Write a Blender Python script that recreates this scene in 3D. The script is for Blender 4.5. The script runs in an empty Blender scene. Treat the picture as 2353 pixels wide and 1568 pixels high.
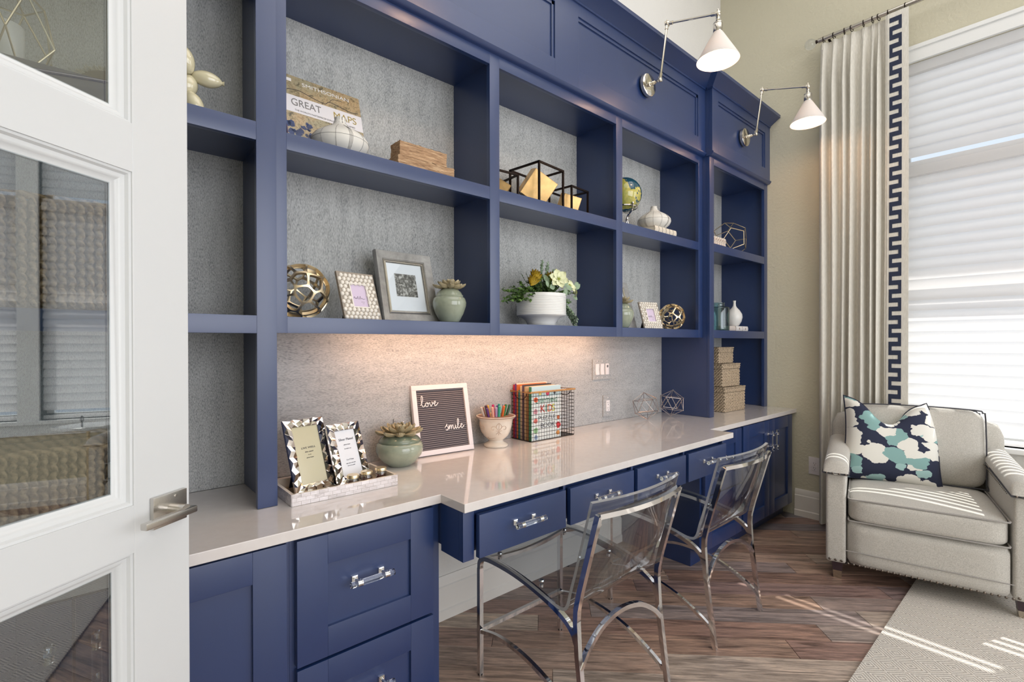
import bpy, bmesh, math, random
from mathutils import Vector, Matrix, Euler
PI = math.pi
rnd = random.Random(7)
SC = bpy.context.scene
COL = SC.collection

# ------------------------------------------------------------------ camera, world, sun, lights, exposure
cam_d = bpy.data.cameras.new('camera')
cam = bpy.data.objects.new('camera', cam_d); COL.objects.link(cam); SC.camera = cam
F_PX, YAW, PITCH, ROLL, SY = 1126.64, 0.718, -0.0044, -0.0019, 9.354
cam_d.sensor_width = 36; cam_d.sensor_fit = 'HORIZONTAL'
cam_d.lens = F_PX / 2353 * 36
cam_d.shift_y = SY / 2353
cam_d.clip_start = 0.02
_fw = Vector((math.sin(YAW)*math.cos(PITCH), math.cos(YAW)*math.cos(PITCH), math.sin(PITCH)))
_r = Vector((math.cos(YAW), -math.sin(YAW), 0)); _up = _r.cross(_fw)
_r2 = _r*math.cos(ROLL) + _up*math.sin(ROLL); _up2 = -_r*math.sin(ROLL) + _up*math.cos(ROLL)
_m = Matrix((_r2, _up2, -_fw)).transposed().to_4x4(); _m.translation = Vector((0, -1.5603, 1.243))
cam.matrix_world = _m

vs = SC.view_settings
vs.view_transform = 'Standard'; vs.look = 'None'; vs.gamma = 1; vs.use_curve_mapping = False
vs.exposure = 0.10
W = bpy.data.worlds.new('world'); SC.world = W; W.use_nodes = True
wn = W.node_tree.nodes; wn.clear()
_bg = wn.new('ShaderNodeBackground'); _o = wn.new('ShaderNodeOutputWorld')
_bg.inputs[0].default_value = (0.80, 0.88, 1.0, 1); _bg.inputs[1].default_value = 1.0
W.node_tree.links.new(_bg.outputs[0], _o.inputs[0])

def lamp(name, kind, loc, energy, color=(1, 1, 1), size=None, size_y=None, direction=None, spread=None):
    d = bpy.data.lights.new(name, kind); d.energy = energy; d.color = color
    if kind == 'AREA':
        d.shape = 'RECTANGLE'; d.size = size; d.size_y = size_y or size
        if spread: d.spread = spread
    elif size is not None: d.shadow_soft_size = size
    o = bpy.data.objects.new(name, d); COL.objects.link(o); o.location = loc
    if direction is not None: o.rotation_euler = Vector(direction).to_track_quat('-Z', 'Y').to_euler()
    return o
sun = lamp('sun', 'SUN', (8, -6, 6), 7.0, (1, 0.95, 0.88), direction=(-1, 0.40, -1.20)); sun.data.angle = 0.009
# daylight from the room's other windows, behind and beside the camera, and added overhead fill
lamp('window_light_rear', 'AREA', (1.2, -4.35, 1.7), 92, (0.91, 0.93, 1), 3.0, 2.6, (0, 1, 0))
lamp('window_light_far', 'AREA', (3.6, -3.4, 1.8), 26, (0.95, 0.97, 1), 1.4, 1.9, (-0.8, 0.75, 0))
lamp('ceiling_fill', 'AREA', (1.6, -2.0, 4.2), 40, (1, 0.97, 0.97), 3.4, 3.0, (0, 0, -1))  # soft fill added from above, no known fixture there

# ------------------------------------------------------------------ materials
def _new(name):
    m = bpy.data.materials.new(name); m.use_nodes = True
    nt = m.node_tree; b = nt.nodes['Principled BSDF']
    return m, nt, b
def srgb(r, g=None, b=None):
    if g is None: r, g, b = r
    f = lambda c: ((c/255)/12.92 if c/255 <= .04045 else (((c/255)+.055)/1.055)**2.4)
    return (f(r), f(g), f(b), 1)
def N(nt, t, **kw):
    n = nt.nodes.new(t)
    for k, v in kw.items():
        if k.startswith('i_'): n.inputs[k[2:].replace('_', ' ')].default_value = v
        else: setattr(n, k, v)
    return n
def coords(nt, scale=(1, 1, 1), rot=(0, 0, 0), kind='Object'):
    tc = N(nt, 'ShaderNodeTexCoord'); mp = N(nt, 'ShaderNodeMapping')
    mp.inputs['Scale'].default_value = scale; mp.inputs['Rotation'].default_value = rot
    nt.links.new(tc.outputs[kind], mp.inputs[0]); return mp.outputs[0]
def noise(nt, vec, scale, detail=3, rough=.5, dist=0):
    n = N(nt, 'ShaderNodeTexNoise'); n.inputs['Scale'].default_value = scale; n.inputs['Detail'].default_value = detail
    n.inputs['Roughness'].default_value = rough; n.inputs['Distortion'].default_value = dist
    nt.links.new(vec, n.inputs['Vector']); return n
def ramp(nt, fac, stops, mode='LINEAR'):
    r = N(nt, 'ShaderNodeValToRGB'); cr = r.color_ramp; cr.interpolation = mode
    while len(cr.elements) > 1: cr.elements.remove(cr.elements[0])
    cr.elements[0].position = stops[0][0]; cr.elements[0].color = stops[0][1]
    for p, c in stops[1:]:
        e = cr.elements.new(p); e.color = c
    nt.links.new(fac, r.inputs[0]); return r
def bump(nt, b, h, strength=.3, dist=.002):
    n = N(nt, 'ShaderNodeBump'); n.inputs['Strength'].default_value = strength; n.inputs['Distance'].default_value = dist
    nt.links.new(h, n.inputs['Height']); nt.links.new(n.outputs[0], b.inputs['Normal']); return n
def mixc(nt, fac, a, b_, blend='MIX'):
    n = N(nt, 'ShaderNodeMix', data_type='RGBA', blend_type=blend)
    for sock, v in ((n.inputs[0], fac), (n.inputs[6], a), (n.inputs[7], b_)):
        if hasattr(v, 'node'): nt.links.new(v, sock)
        else: sock.default_value = v
    return n.outputs[2]
def simple(name, col, rough=.5, metal=0, bumpy=None, spec=None, vary=0.0, vscale=20, coat=0, sheen=0, emis=None, trans=0, ior=None):
    m, nt, b = _new(name)
    c = srgb(*col); b.inputs['Base Color'].default_value = c
    b.inputs['Roughness'].default_value = rough; b.inputs['Metallic'].default_value = metal
    if spec is not None: b.inputs['Specular IOR Level'].default_value = spec
    if coat: b.inputs['Coat Weight'].default_value = coat; b.inputs['Coat Roughness'].default_value = .08
    if sheen: b.inputs['Sheen Weight'].default_value = sheen
    if trans: b.inputs['Transmission Weight'].default_value = trans
    if ior: b.inputs['IOR'].default_value = ior
    if emis: b.inputs['Emission Color'].default_value = srgb(*emis[0]); b.inputs['Emission Strength'].default_value = emis[1]
    if vary or bumpy:
        v = coords(nt)
        if vary:
            n = noise(nt, v, vscale, 4, .6)
            lo = tuple(x*(1-vary) for x in c[:3])+(1,); hi = tuple(min(1, x*(1+vary)) for x in c[:3])+(1,)
            r = ramp(nt, n.outputs[0], [(.3, lo), (.7, hi)]); nt.links.new(r.outputs[0], b.inputs['Base Color'])
        if bumpy:
            n2 = noise(nt, v, bumpy[0], 3, .6); bump(nt, b, n2.outputs[0], bumpy[1], bumpy[2] if len(bumpy) > 2 else .002)
    return m
M = {}
M['navy'] = simple('navy_paint', (20, 47, 96), .42, bumpy=(60, .05), vary=.05, vscale=3, spec=.7, coat=.6)
M['navy'].node_tree.nodes['Principled BSDF'].inputs['Coat Roughness'].default_value = .28
M['white_paint'] = simple('white_trim_paint', (228, 229, 228), .32, bumpy=(90, .03))
M['trim'] = simple('cream_trim_paint', (232, 228, 222), .4)
def wallmat(name, col):
    m, nt, b = _new(name); b.inputs['Roughness'].default_value = .85
    v = coords(nt); n = noise(nt, v, 55, 3, .55); n2 = noise(nt, v, 2, 2)
    c = srgb(*col); r = ramp(nt, n2.outputs[0], [(.3, tuple(x*.96 for x in c[:3])+(1,)), (.7, c)])
    nt.links.new(r.outputs[0], b.inputs['Base Color']); bump(nt, b, n.outputs[0], .55, .006); return m
M['wall'] = wallmat('textured_wall_paint', (206, 201, 180))
M['wall_lit'] = wallmat('textured_wall_paint_lit', (230, 228, 224))  # same wall paint; the brighter light on this wall is in the colour
M['ceiling'] = simple('ceiling_paint', (236, 234, 226), .9)
def tweed(name, axis, light=(206, 208, 207), dark=(74, 78, 84)):
    m, nt, b = _new(name); b.inputs['Roughness'].default_value = .95
    s = {'z': (1, 1, .30), 'x': (.30, 1, 1)}[axis]
    v = coords(nt, s); n = noise(nt, v, 420, 3, .8)
    v2 = coords(nt, {'z': (1, 1, .2), 'x': (.2, 1, 1)}[axis]); n2 = noise(nt, v2, 30, 3, .6)
    v3 = coords(nt, (1, 1, 1), (0, PI/5, 0))
    w = N(nt, 'ShaderNodeTexWave', wave_type='BANDS', bands_direction='X'); w.inputs['Scale'].default_value = 110
    w.inputs['Distortion'].default_value = 2.0; w.inputs['Detail'].default_value = 2; nt.links.new(v3, w.inputs['Vector'])
    a = N(nt, 'ShaderNodeMath', operation='MULTIPLY_ADD'); nt.links.new(w.outputs['Fac'], a.inputs[0]); a.inputs[1].default_value = .16
    nt.links.new(n.outputs[0], a.inputs[2])
    a2 = N(nt, 'ShaderNodeMath', operation='MULTIPLY_ADD'); nt.links.new(n2.outputs[0], a2.inputs[0]); a2.inputs[1].default_value = .20
    nt.links.new(a.outputs[0], a2.inputs[2])
    L, D = srgb(*light), srgb(*dark)
    r = ramp(nt, a2.outputs[0], [(.44, D), (.60, tuple((L[i]*.55+D[i]*.45) for i in range(3))+(1,)), (.78, L)])
    nt.links.new(r.outputs[0], b.inputs['Base Color']); bump(nt, b, a2.outputs[0], .2, .002); return m
M['tweed_v'] = tweed('grey_tweed_vertical', 'z')
M['tweed_h'] = tweed('grey_tweed_horizontal', 'x', (190, 190, 191), (100, 102, 106))
def quartz():
    m, nt, b = _new('white_quartz'); b.inputs['Roughness'].default_value = .07; b.inputs['Coat Weight'].default_value = .6; b.inputs['Coat Roughness'].default_value = .03
    n = noise(nt, coords(nt), 30, 4, .6)
    r = ramp(nt, n.outputs[0], [(.35, srgb(215, 208, 205)), (.7, srgb(219, 213, 210))]); nt.links.new(r.outputs[0], b.inputs['Base Color']); return m
M['quartz'] = quartz()
M['chrome'] = simple('polished_chrome', (232, 232, 234), .06, 1)
M['nickel'] = simple('brushed_nickel', (200, 196, 190), .22, 1, bumpy=(400, .05))
M['polished_nickel'] = simple('polished_nickel', (226, 220, 208), .08, 1)
M['brass'] = simple('antique_brass', (226, 188, 130), .46, 1, bumpy=(30, .1), vary=.22, vscale=14)
M['champagne'] = simple('champagne_gold', (232, 214, 180), .30, 1)
M['iron'] = simple('black_iron', (52, 44, 42), .42, 1)
M['wire'] = simple('dark_wire', (60, 54, 52), .4, 1)
M['silverwire'] = simple('pewter_wire', (190, 180, 178), .22, 1)
def glassm(name, col=(255, 255, 255), rough=0, ior=1.49):
    m, nt, b = _new(name); nt.nodes.remove(b)
    g = N(nt, 'ShaderNodeBsdfGlass'); g.inputs['Color'].default_value = srgb(*col); g.inputs['Roughness'].default_value = rough
    g.inputs['IOR'].default_value = ior; nt.links.new(g.outputs[0], nt.nodes['Material Output'].inputs[0]); return m
def thinglass(name, tint=(250, 252, 252), ior=1.5, gain=1.0):
    "clear sheet: transparent, with a Fresnel mirror layer that is the same from both sides"
    m, nt, b = _new(name); nt.nodes.remove(b)
    t = N(nt, 'ShaderNodeBsdfTransparent'); t.inputs[0].default_value = srgb(*tint)
    g = N(nt, 'ShaderNodeBsdfGlossy'); g.inputs['Roughness'].default_value = .0
    geo = N(nt, 'ShaderNodeNewGeometry'); d = N(nt, 'ShaderNodeVectorMath', operation='DOT_PRODUCT')
    nt.links.new(geo.outputs['Incoming'], d.inputs[0]); nt.links.new(geo.outputs['Normal'], d.inputs[1])
    def ma(op, x, y=None, cl=False):
        n = N(nt, 'ShaderNodeMath', operation=op); n.use_clamp = cl
        for s_, q in ((n.inputs[0], x), (n.inputs[1], y)):
            if q is None: continue
            if hasattr(q, 'node'): nt.links.new(q, s_)
            else: s_.default_value = q
        return n.outputs[0]
    f0 = ((ior-1)/(ior+1))**2
    c = ma('ABSOLUTE', d.outputs['Value']); p = ma('POWER', ma('SUBTRACT', 1.0, c, True), 5.0)
    fr = ma('ADD', ma('MULTIPLY', p, 1-f0), f0); fr = ma('MULTIPLY', fr, gain, True)
    mx = N(nt, 'ShaderNodeMixShader'); nt.links.new(fr, mx.inputs[0])
    nt.links.new(t.outputs[0], mx.inputs[1]); nt.links.new(g.outputs[0], mx.inputs[2])
    nt.links.new(mx.outputs[0], nt.nodes['Material Output'].inputs[0]); return m
M['acrylic'] = thinglass('clear_acrylic', (238, 241, 243), 1.55, 1.6)
M['acrylic_edge'] = simple('acrylic_edge', (240, 244, 248), .08, spec=.9, trans=.7, ior=1.25)
M['acrylic_rod'] = glassm('acrylic_rod', (250, 252, 255))
M['pane'] = thinglass('door_glass', (226, 232, 234), 1.9, 2.3)
M['window_glass'] = thinglass('window_glass', (252, 254, 255), 1.5)
M['clear_glass'] = thinglass('clear_jar_glass', (240, 244, 244), 1.5, 1.6)
M['teal_glass'] = thinglass('teal_tinted_glass', (214, 230, 233), 1.5, 2.0)
def translucent(name, col, k=.5):
    m, nt, b = _new(name); b.inputs['Base Color'].default_value = srgb(*col); b.inputs['Roughness'].default_value = .9
    t = N(nt, 'ShaderNodeBsdfTranslucent'); t.inputs[0].default_value = srgb(*col)
    mx = N(nt, 'ShaderNodeMixShader'); mx.inputs[0].default_value = k
    nt.links.new(b.outputs[0], mx.inputs[1]); nt.links.new(t.outputs[0], mx.inputs[2]); nt.links.new(mx.outputs[0], nt.nodes['Material Output'].inputs[0]); return m
M['vane'] = translucent('shade_fabric', (243, 242, 242), .62)
M['opal'] = translucent('milk_glass', (226, 222, 220), .14)
def curtain_m():
    m, nt, b = _new('linen_curtain'); b.inputs['Roughness'].default_value = .9
    n = noise(nt, coords(nt, (1, 1, .15)), 220, 3, .6)
    r = ramp(nt, n.outputs[0], [(.3, srgb(206, 202, 192)), (.7, srgb(226, 223, 214))]); nt.links.new(r.outputs[0], b.inputs['Base Color'])
    bump(nt, b, n.outputs[0], .15); return m
M['linen'] = curtain_m()
M['navy_linen'] = simple('navy_linen', (42, 50, 72), .9, vary=.25, vscale=200)
def wood_m():
    m, nt, b = _new('oak_plank')
    oi = N(nt, 'ShaderNodeObjectInfo')
    v = coords(nt, (1.2, 14, 14), kind='Object')
    va = N(nt, 'ShaderNodeVectorMath', operation='ADD'); nt.links.new(v, va.inputs[0])
    cx = N(nt, 'ShaderNodeCombineXYZ'); mm = N(nt, 'ShaderNodeMath', operation='MULTIPLY'); mm.inputs[1].default_value = 37
    nt.links.new(oi.outputs['Random'], mm.inputs[0]); nt.links.new(mm.outputs[0], cx.inputs[0]); nt.links.new(mm.outputs[0], cx.inputs[1]); nt.links.new(cx.outputs[0], va.inputs[1])
    n1 = noise(nt, va.outputs[0], 2.2, 6, .62, 1.2)
    n2 = noise(nt, va.outputs[0], 9, 5, .7, .4)
    base = ramp(nt, oi.outputs['Random'], [(0, srgb(120, 92, 84)), (.2, srgb(182, 154, 136)), (.4, srgb(146, 132, 130)), (.6, srgb(206, 188, 170)), (.8, srgb(154, 122, 110)), (1, srgb(130, 126, 134))])
    g1 = ramp(nt, n1.outputs[0], [(.3, (.35, .33, .32, 1)), (.52, (1, 1, 1, 1)), (.72, (1.5, 1.42, 1.35, 1))])
    g2 = ramp(nt, n2.outputs[0], [(.35, (.6, .6, .6, 1)), (.65, (1.15, 1.13, 1.1, 1))])
    c = mixc(nt, 1.0, base.outputs[0], g1.outputs[0], 'MULTIPLY'); c = mixc(nt, 1.0, c, g2.outputs[0], 'MULTIPLY')
    nt.links.new(c, b.inputs['Base Color'])
    rr = ramp(nt, n2.outputs[0], [(.3, (.28, .28, .28, 1)), (.7, (.42, .42, .42, 1))]); nt.links.new(rr.outputs[0], b.inputs['Roughness'])
    bump(nt, b, n2.outputs[0], .12, .002); return m
M['oak'] = wood_m()
M['subfloor'] = simple('subfloor', (40, 32, 30), .9)
def rug_m():
    m, nt, b = _new('woven_rug'); b.inputs['Roughness'].default_value = 1
    v = coords(nt, (1, 1, 1), (0, 0, PI/4))
    ck = N(nt, 'ShaderNodeTexWave', wave_type='RINGS', rings_direction='SPHERICAL')
    # nested diamonds: |x| + |y| folded in a repeating cell
    sx = N(nt, 'ShaderNodeSeparateXYZ'); nt.links.new(coords(nt), sx.inputs[0])
    def tri(o, per):
        a = N(nt, 'ShaderNodeMath', operation='PINGPONG'); nt.links.new(o, a.inputs[0]); a.inputs[1].default_value = per; return a.outputs[0]
    add = N(nt, 'ShaderNodeMath', operation='ADD'); nt.links.new(tri(sx.outputs[0], .055), add.inputs[0]); nt.links.new(tri(sx.outputs[1], .055), add.inputs[1])
    t2 = N(nt, 'ShaderNodeMath', operation='PINGPONG'); nt.links.new(add.outputs[0], t2.inputs[0]); t2.inputs[1].default_value = .0075
    mu = N(nt, 'ShaderNodeMath', operation='MULTIPLY'); nt.links.new(t2.outputs[0], mu.inputs[0]); mu.inputs[1].default_value = 110
    n = noise(nt, coords(nt), 380, 2, .7)
    ad = N(nt, 'ShaderNodeMath', operation='ADD'); nt.links.new(mu.outputs[0], ad.inputs[0]); nt.links.new(n.outputs[0], ad.inputs[1])
    r = ramp(nt, ad.outputs[0], [(.45, srgb(142, 135, 128)), (.95, srgb(224, 217, 208))]); nt.links.new(r.outputs[0], b.inputs['Base Color'])
    nt.nodes.remove(ck); bump(nt, b, ad.outputs[0], .6, .004); return m
M['rug'] = rug_m()
def uphol(name, lo, hi, sc=260):
    m, nt, b = _new(name); b.inputs['Roughness'].default_value = .9; b.inputs['Sheen Weight'].default_value = .25
    n = noise(nt, coords(nt), sc, 3, .6); n2 = noise(nt, coords(nt), 5, 3, .6)
    r = ramp(nt, n.outputs[0], [(.3, srgb(*lo)), (.7, srgb(*hi))])
    c = mixc(nt, .12, r.outputs[0], n2.outputs[0], 'MULTIPLY'); nt.links.new(c, b.inputs['Base Color'])
    nn = noise(nt, coords(nt, (1, 1, 1)), 9, 3, .5, .6); bump(nt, b, nn.outputs[0], .18, .02); return m
M['uphol'] = uphol('taupe_upholstery', (172, 168, 160), (204, 200, 192))
M['piping'] = simple('piping_fabric', (150, 146, 142), .9)
M['dark_piping'] = simple('dark_piping_fabric', (66, 66, 72), .9)
M['navy_piping'] = simple('navy_piping', (28, 32, 54), .8)
def pillow_m():
    m, nt, b = _new('blotch_print'); b.inputs['Roughness'].default_value = .85
    v = coords(nt, (10, 1, 15)); nz = noise(nt, v, 1.3, 3, .6)
    vv = N(nt, 'ShaderNodeVectorMath', operation='MULTIPLY_ADD'); nt.links.new(nz.outputs['Color'], vv.inputs[0]); vv.inputs[1].default_value = (.8, 0, .8); nt.links.new(v, vv.inputs[2])
    vo = N(nt, 'ShaderNodeTexVoronoi', feature='F1', voronoi_dimensions='3D'); vo.inputs['Scale'].default_value = 1.0; vo.inputs['Randomness'].default_value = .85
    nt.links.new(vv.outputs[0], vo.inputs['Vector'])
    sp = N(nt, 'ShaderNodeSeparateColor'); nt.links.new(vo.outputs['Color'], sp.inputs[0])
    cr = ramp(nt, sp.outputs[0], [(0, srgb(226, 224, 216)), (.46, srgb(132, 170, 168)), (.68, srgb(226, 224, 216)), (.85, srgb(156, 190, 188))], 'CONSTANT')
    th = N(nt, 'ShaderNodeMath', operation='GREATER_THAN'); th.inputs[1].default_value = .63; nt.links.new(vo.outputs['Distance'], th.inputs[0])
    c = mixc(nt, th.outputs[0], cr.outputs[0], srgb(36, 42, 66)); nt.links.new(c, b.inputs['Base Color']); return m
M['blotch'] = pillow_m()
M['sage'] = simple('sage_celadon_glaze', (148, 156, 138), .12, vary=.14, vscale=14, coat=.6)
M['sage_dark'] = simple('sage_lid_glaze', (112, 122, 104), .16, vary=.2, vscale=18, coat=.5)
M['petal'] = simple('ceramic_petal_glaze', (164, 152, 122), .3, vary=.3, vscale=30)
M['pearl'] = simple('pearl_bead', (232, 226, 216), .18, vary=.12, vscale=60, coat=.6)
def mop():
    m, nt, b = _new('mother_of_pearl'); b.inputs['Roughness'].default_value = .16; b.inputs['Coat Weight'].default_value = .5
    oi = N(nt, 'ShaderNodeObjectInfo'); n = noise(nt, coords(nt, (1, 1, 3)), 40, 4, .6, 1)
    add = N(nt, 'ShaderNodeMath', operation='MULTIPLY_ADD'); nt.links.new(oi.outputs['Random'], add.inputs[0]); add.inputs[1].default_value = .4; nt.links.new(n.outputs[0], add.inputs[2])
    r = ramp(nt, add.outputs[0], [(.3, srgb(176, 168, 166)), (.6, srgb(216, 208, 208)), (1, srgb(236, 230, 232))]); nt.links.new(r.outputs[0], b.inputs['Base Color']); return m
M['mop'] = mop()
M['cream_ceramic'] = simple('cream_ceramic', (226, 214, 200), .2, coat=.5, vary=.06)
M['distress'] = simple('worn_brown_glaze', (142, 108, 92), .4)
M['balloon'] = simple('ivory_glossy_ceramic', (216, 208, 176), .08, coat=.8)
M['white_ceramic'] = simple('white_ceramic', (228, 228, 226), .3, coat=.2)
M['matte_white'] = simple('matte_porcelain', (218, 216, 210), .55)
M['grey_line'] = simple('grey_line', (128, 126, 126), .6)
M['card_lilac'] = simple('lilac_card', (206, 190, 212), .6)
M['card_white'] = simple('white_card', (222, 224, 230), .45, coat=.6)
M['card_champ'] = simple('champagne_card', (190, 182, 150), .3, coat=.8)
M['mat_board'] = simple('white_mat_board', (226, 228, 232), .7)
M['ink'] = simple('dark_ink', (48, 44, 56), .6)
M['grey_ink'] = simple('grey_ink', (120, 118, 120), .6)
M['gold_ink'] = simple('gold_ink', (170, 150, 84), .4)
M['white_ink'] = simple('white_ink', (240, 240, 240), .5)
M['silver_wood'] = simple('weathered_silver_wood', (152, 151, 149), .35, .3, vary=.25, vscale=25)
M['silver'] = simple('silver_leaf', (202, 198, 190), .25, .85, vary=.1)
M['mirror_silver'] = simple('mirror_silver', (236, 232, 230), .05, 1)
M['easel'] = simple('navy_velvet_easel', (22, 26, 48), .7)
def photo_m():
    m, nt, b = _new('village_photograph'); b.inputs['Roughness'].default_value = .3
    n = noise(nt, coords(nt), 110, 5, .75); sx = N(nt, 'ShaderNodeSeparateXYZ'); nt.links.new(coords(nt), sx.inputs[0])
    vo = N(nt, 'ShaderNodeTexVoronoi'); vo.inputs['Scale'].default_value = 150; nt.links.new(coords(nt), vo.inputs['Vector'])
    r = ramp(nt, n.outputs[0], [(.38, srgb(30, 30, 32)), (.5, srgb(110, 108, 104)), (.62, srgb(205, 203, 198))])
    # sky above a hill line running down to the right
    a = N(nt, 'ShaderNodeMath', operation='MULTIPLY_ADD'); nt.links.new(sx.outputs[0], a.inputs[0]); a.inputs[1].default_value = .45; nt.links.new(sx.outputs[2], a.inputs[2])
    g = N(nt, 'ShaderNodeMath', operation='GREATER_THAN'); nt.links.new(a.outputs[0], g.inputs[0]); g.inputs[1].default_value = .185
    c = mixc(nt, g.outputs[0], r.outputs[0], srgb(214, 214, 210)); nt.links.new(c, b.inputs['Base Color']); nt.nodes.remove(vo); return m
M['photo'] = photo_m()
def map_m():
    m, nt, b = _new('antique_map_print'); b.inputs['Roughness'].default_value = .3
    n = noise(nt, coords(nt), 38, 6, .75, .8); n2 = noise(nt, coords(nt), 9, 3, .6)
    r = ramp(nt, n.outputs[0], [(.30, srgb(60, 78, 120)), (.38, srgb(126, 120, 100)), (.5, srgb(214, 204, 182)), (.6, srgb(168, 152, 128)), (.7, srgb(232, 226, 212))])
    r2 = ramp(nt, n2.outputs[0], [(.35, srgb(206, 212, 198)), (.6, srgb(240, 220, 190))])
    c = mixc(nt, .9, r.outputs[0], r2.outputs[0], 'MULTIPLY'); nt.links.new(c, b.inputs['Base Color']); return m
M['map'] = map_m()
M['map_blue'] = simple('map_ocean_ink', (44, 66, 112), .4, vary=.4, vscale=60)
M['white_band'] = simple('white_cover_band', (236, 234, 238), .3, coat=.4)
M['paper'] = simple('page_edges', (226, 218, 200), .8, bumpy=(300, .2))
def bark():
    m, nt, b = _new('rough_old_timber'); b.inputs['Roughness'].default_value = .75
    v = coords(nt, (1, 3, 12)); n = noise(nt, v, 16, 6, .75, .8)
    r = ramp(nt, n.outputs[0], [(.3, srgb(104, 76, 54)), (.48, srgb(178, 142, 108)), (.68, srgb(222, 192, 156))]); nt.links.new(r.outputs[0], b.inputs['Base Color'])
    bump(nt, b, n.outputs[0], .8, .006); return m
M['bark'] = bark()
def globe_m():
    m, nt, b = _new('globe_print'); b.inputs['Roughness'].default_value = .08; b.inputs['Coat Weight'].default_value = .6
    v = coords(nt); n = noise(nt, v, 7.5, 5, .6, .3)
    r = ramp(nt, n.outputs[0], [(.50, srgb(30, 76, 96)), (.515, srgb(196, 184, 96)), (.6, srgb(150, 156, 76)), (.7, srgb(206, 178, 90))]); nt.links.new(r.outputs[0], b.inputs['Base Color']); return m
M['globe'] = globe_m()
def wicker(name, lo, hi, s=60):
    m, nt, b = _new(name); b.inputs['Roughness'].default_value = .85
    v = coords(nt); n = noise(nt, v, s*3, 3, .7)
    w = N(nt, 'ShaderNodeTexWave', wave_type='BANDS', bands_direction='DIAGONAL'); w.inputs['Scale'].default_value = s*.6; w.inputs['Distortion'].default_value = 3
    nt.links.new(v, w.inputs['Vector'])
    ad = N(nt, 'ShaderNodeMath', operation='MULTIPLY_ADD'); nt.links.new(w.outputs['Fac'], ad.inputs[0]); ad.inputs[1].default_value = .35; nt.links.new(n.outputs[0], ad.inputs[2])
    r = ramp(nt, ad.outputs[0], [(.4, srgb(*lo)), (.85, srgb(*hi))]); nt.links.new(r.outputs[0], b.inputs['Base Color']); bump(nt, b, ad.outputs[0], .5, .003); return m
M['seagrass'] = wicker('seagrass', (92, 78, 62), (204, 184, 158), 50)
M['rope'] = wicker('jute_rope', (104, 80, 56), (196, 168, 132), 40)
M['twine'] = simple('twine', (176, 132, 84), .8, bumpy=(300, .4), vary=.2, vscale=100)
M['felt'] = simple('grey_felt', (120, 112, 114), .95)
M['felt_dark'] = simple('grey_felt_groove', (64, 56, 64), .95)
M['white_frame'] = simple('whitewashed_frame', (226, 216, 218), .5)
M['white_plastic'] = simple('white_plastic', (238, 232, 234), .25)
M['slot'] = simple('dark_slot', (70, 66, 66), .6)
M['bulb'] = simple('lit_bulb', (255, 240, 210), .3, emis=((255, 214, 160), 9))
M['strip'] = simple('lit_lamp_lens', (255, 230, 200), .3, emis=((255, 190, 130), 6))
M['leaf'] = simple('green_leaf', (104, 138, 66), .5, vary=.4, vscale=40)
M['leaf_grey'] = simple('eucalyptus_leaf', (138, 160, 132), .6, vary=.15, vscale=30)
M['leaf_dark'] = simple('dark_moss_leaf', (66, 92, 46), .6, vary=.4, vscale=60)
M['leaf_yellow'] = simple('amber_succulent_leaf', (178, 150, 44), .45, vary=.35, vscale=40)
M['hellebore'] = simple('greenish_white_petal', (224, 228, 188), .55, vary=.08, vscale=30)
M['lime'] = simple('lime_stamen', (170, 180, 70), .6)
M['leg_wood'] = simple('dark_leg_wood', (58, 44, 50), .3)
M['leg_cap'] = simple('brushed_leg_cap', (190, 182, 168), .25, 1)
M['nail'] = simple('pewter_nailhead', (120, 112, 104), .3, 1)
M['beads'] = simple('rose_metal_beads', (176, 110, 106), .2, .9, vary=.5, vscale=300)
M['dark_bowl'] = simple('dark_fired_clay', (72, 62, 56), .6)
M['shag'] = simple('cream_shag', (206, 200, 184), .95)
def solid(key, col, rough=.45, **k):
    if key not in M: M[key] = simple(key, col, rough, **k)
    return M[key]

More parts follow.
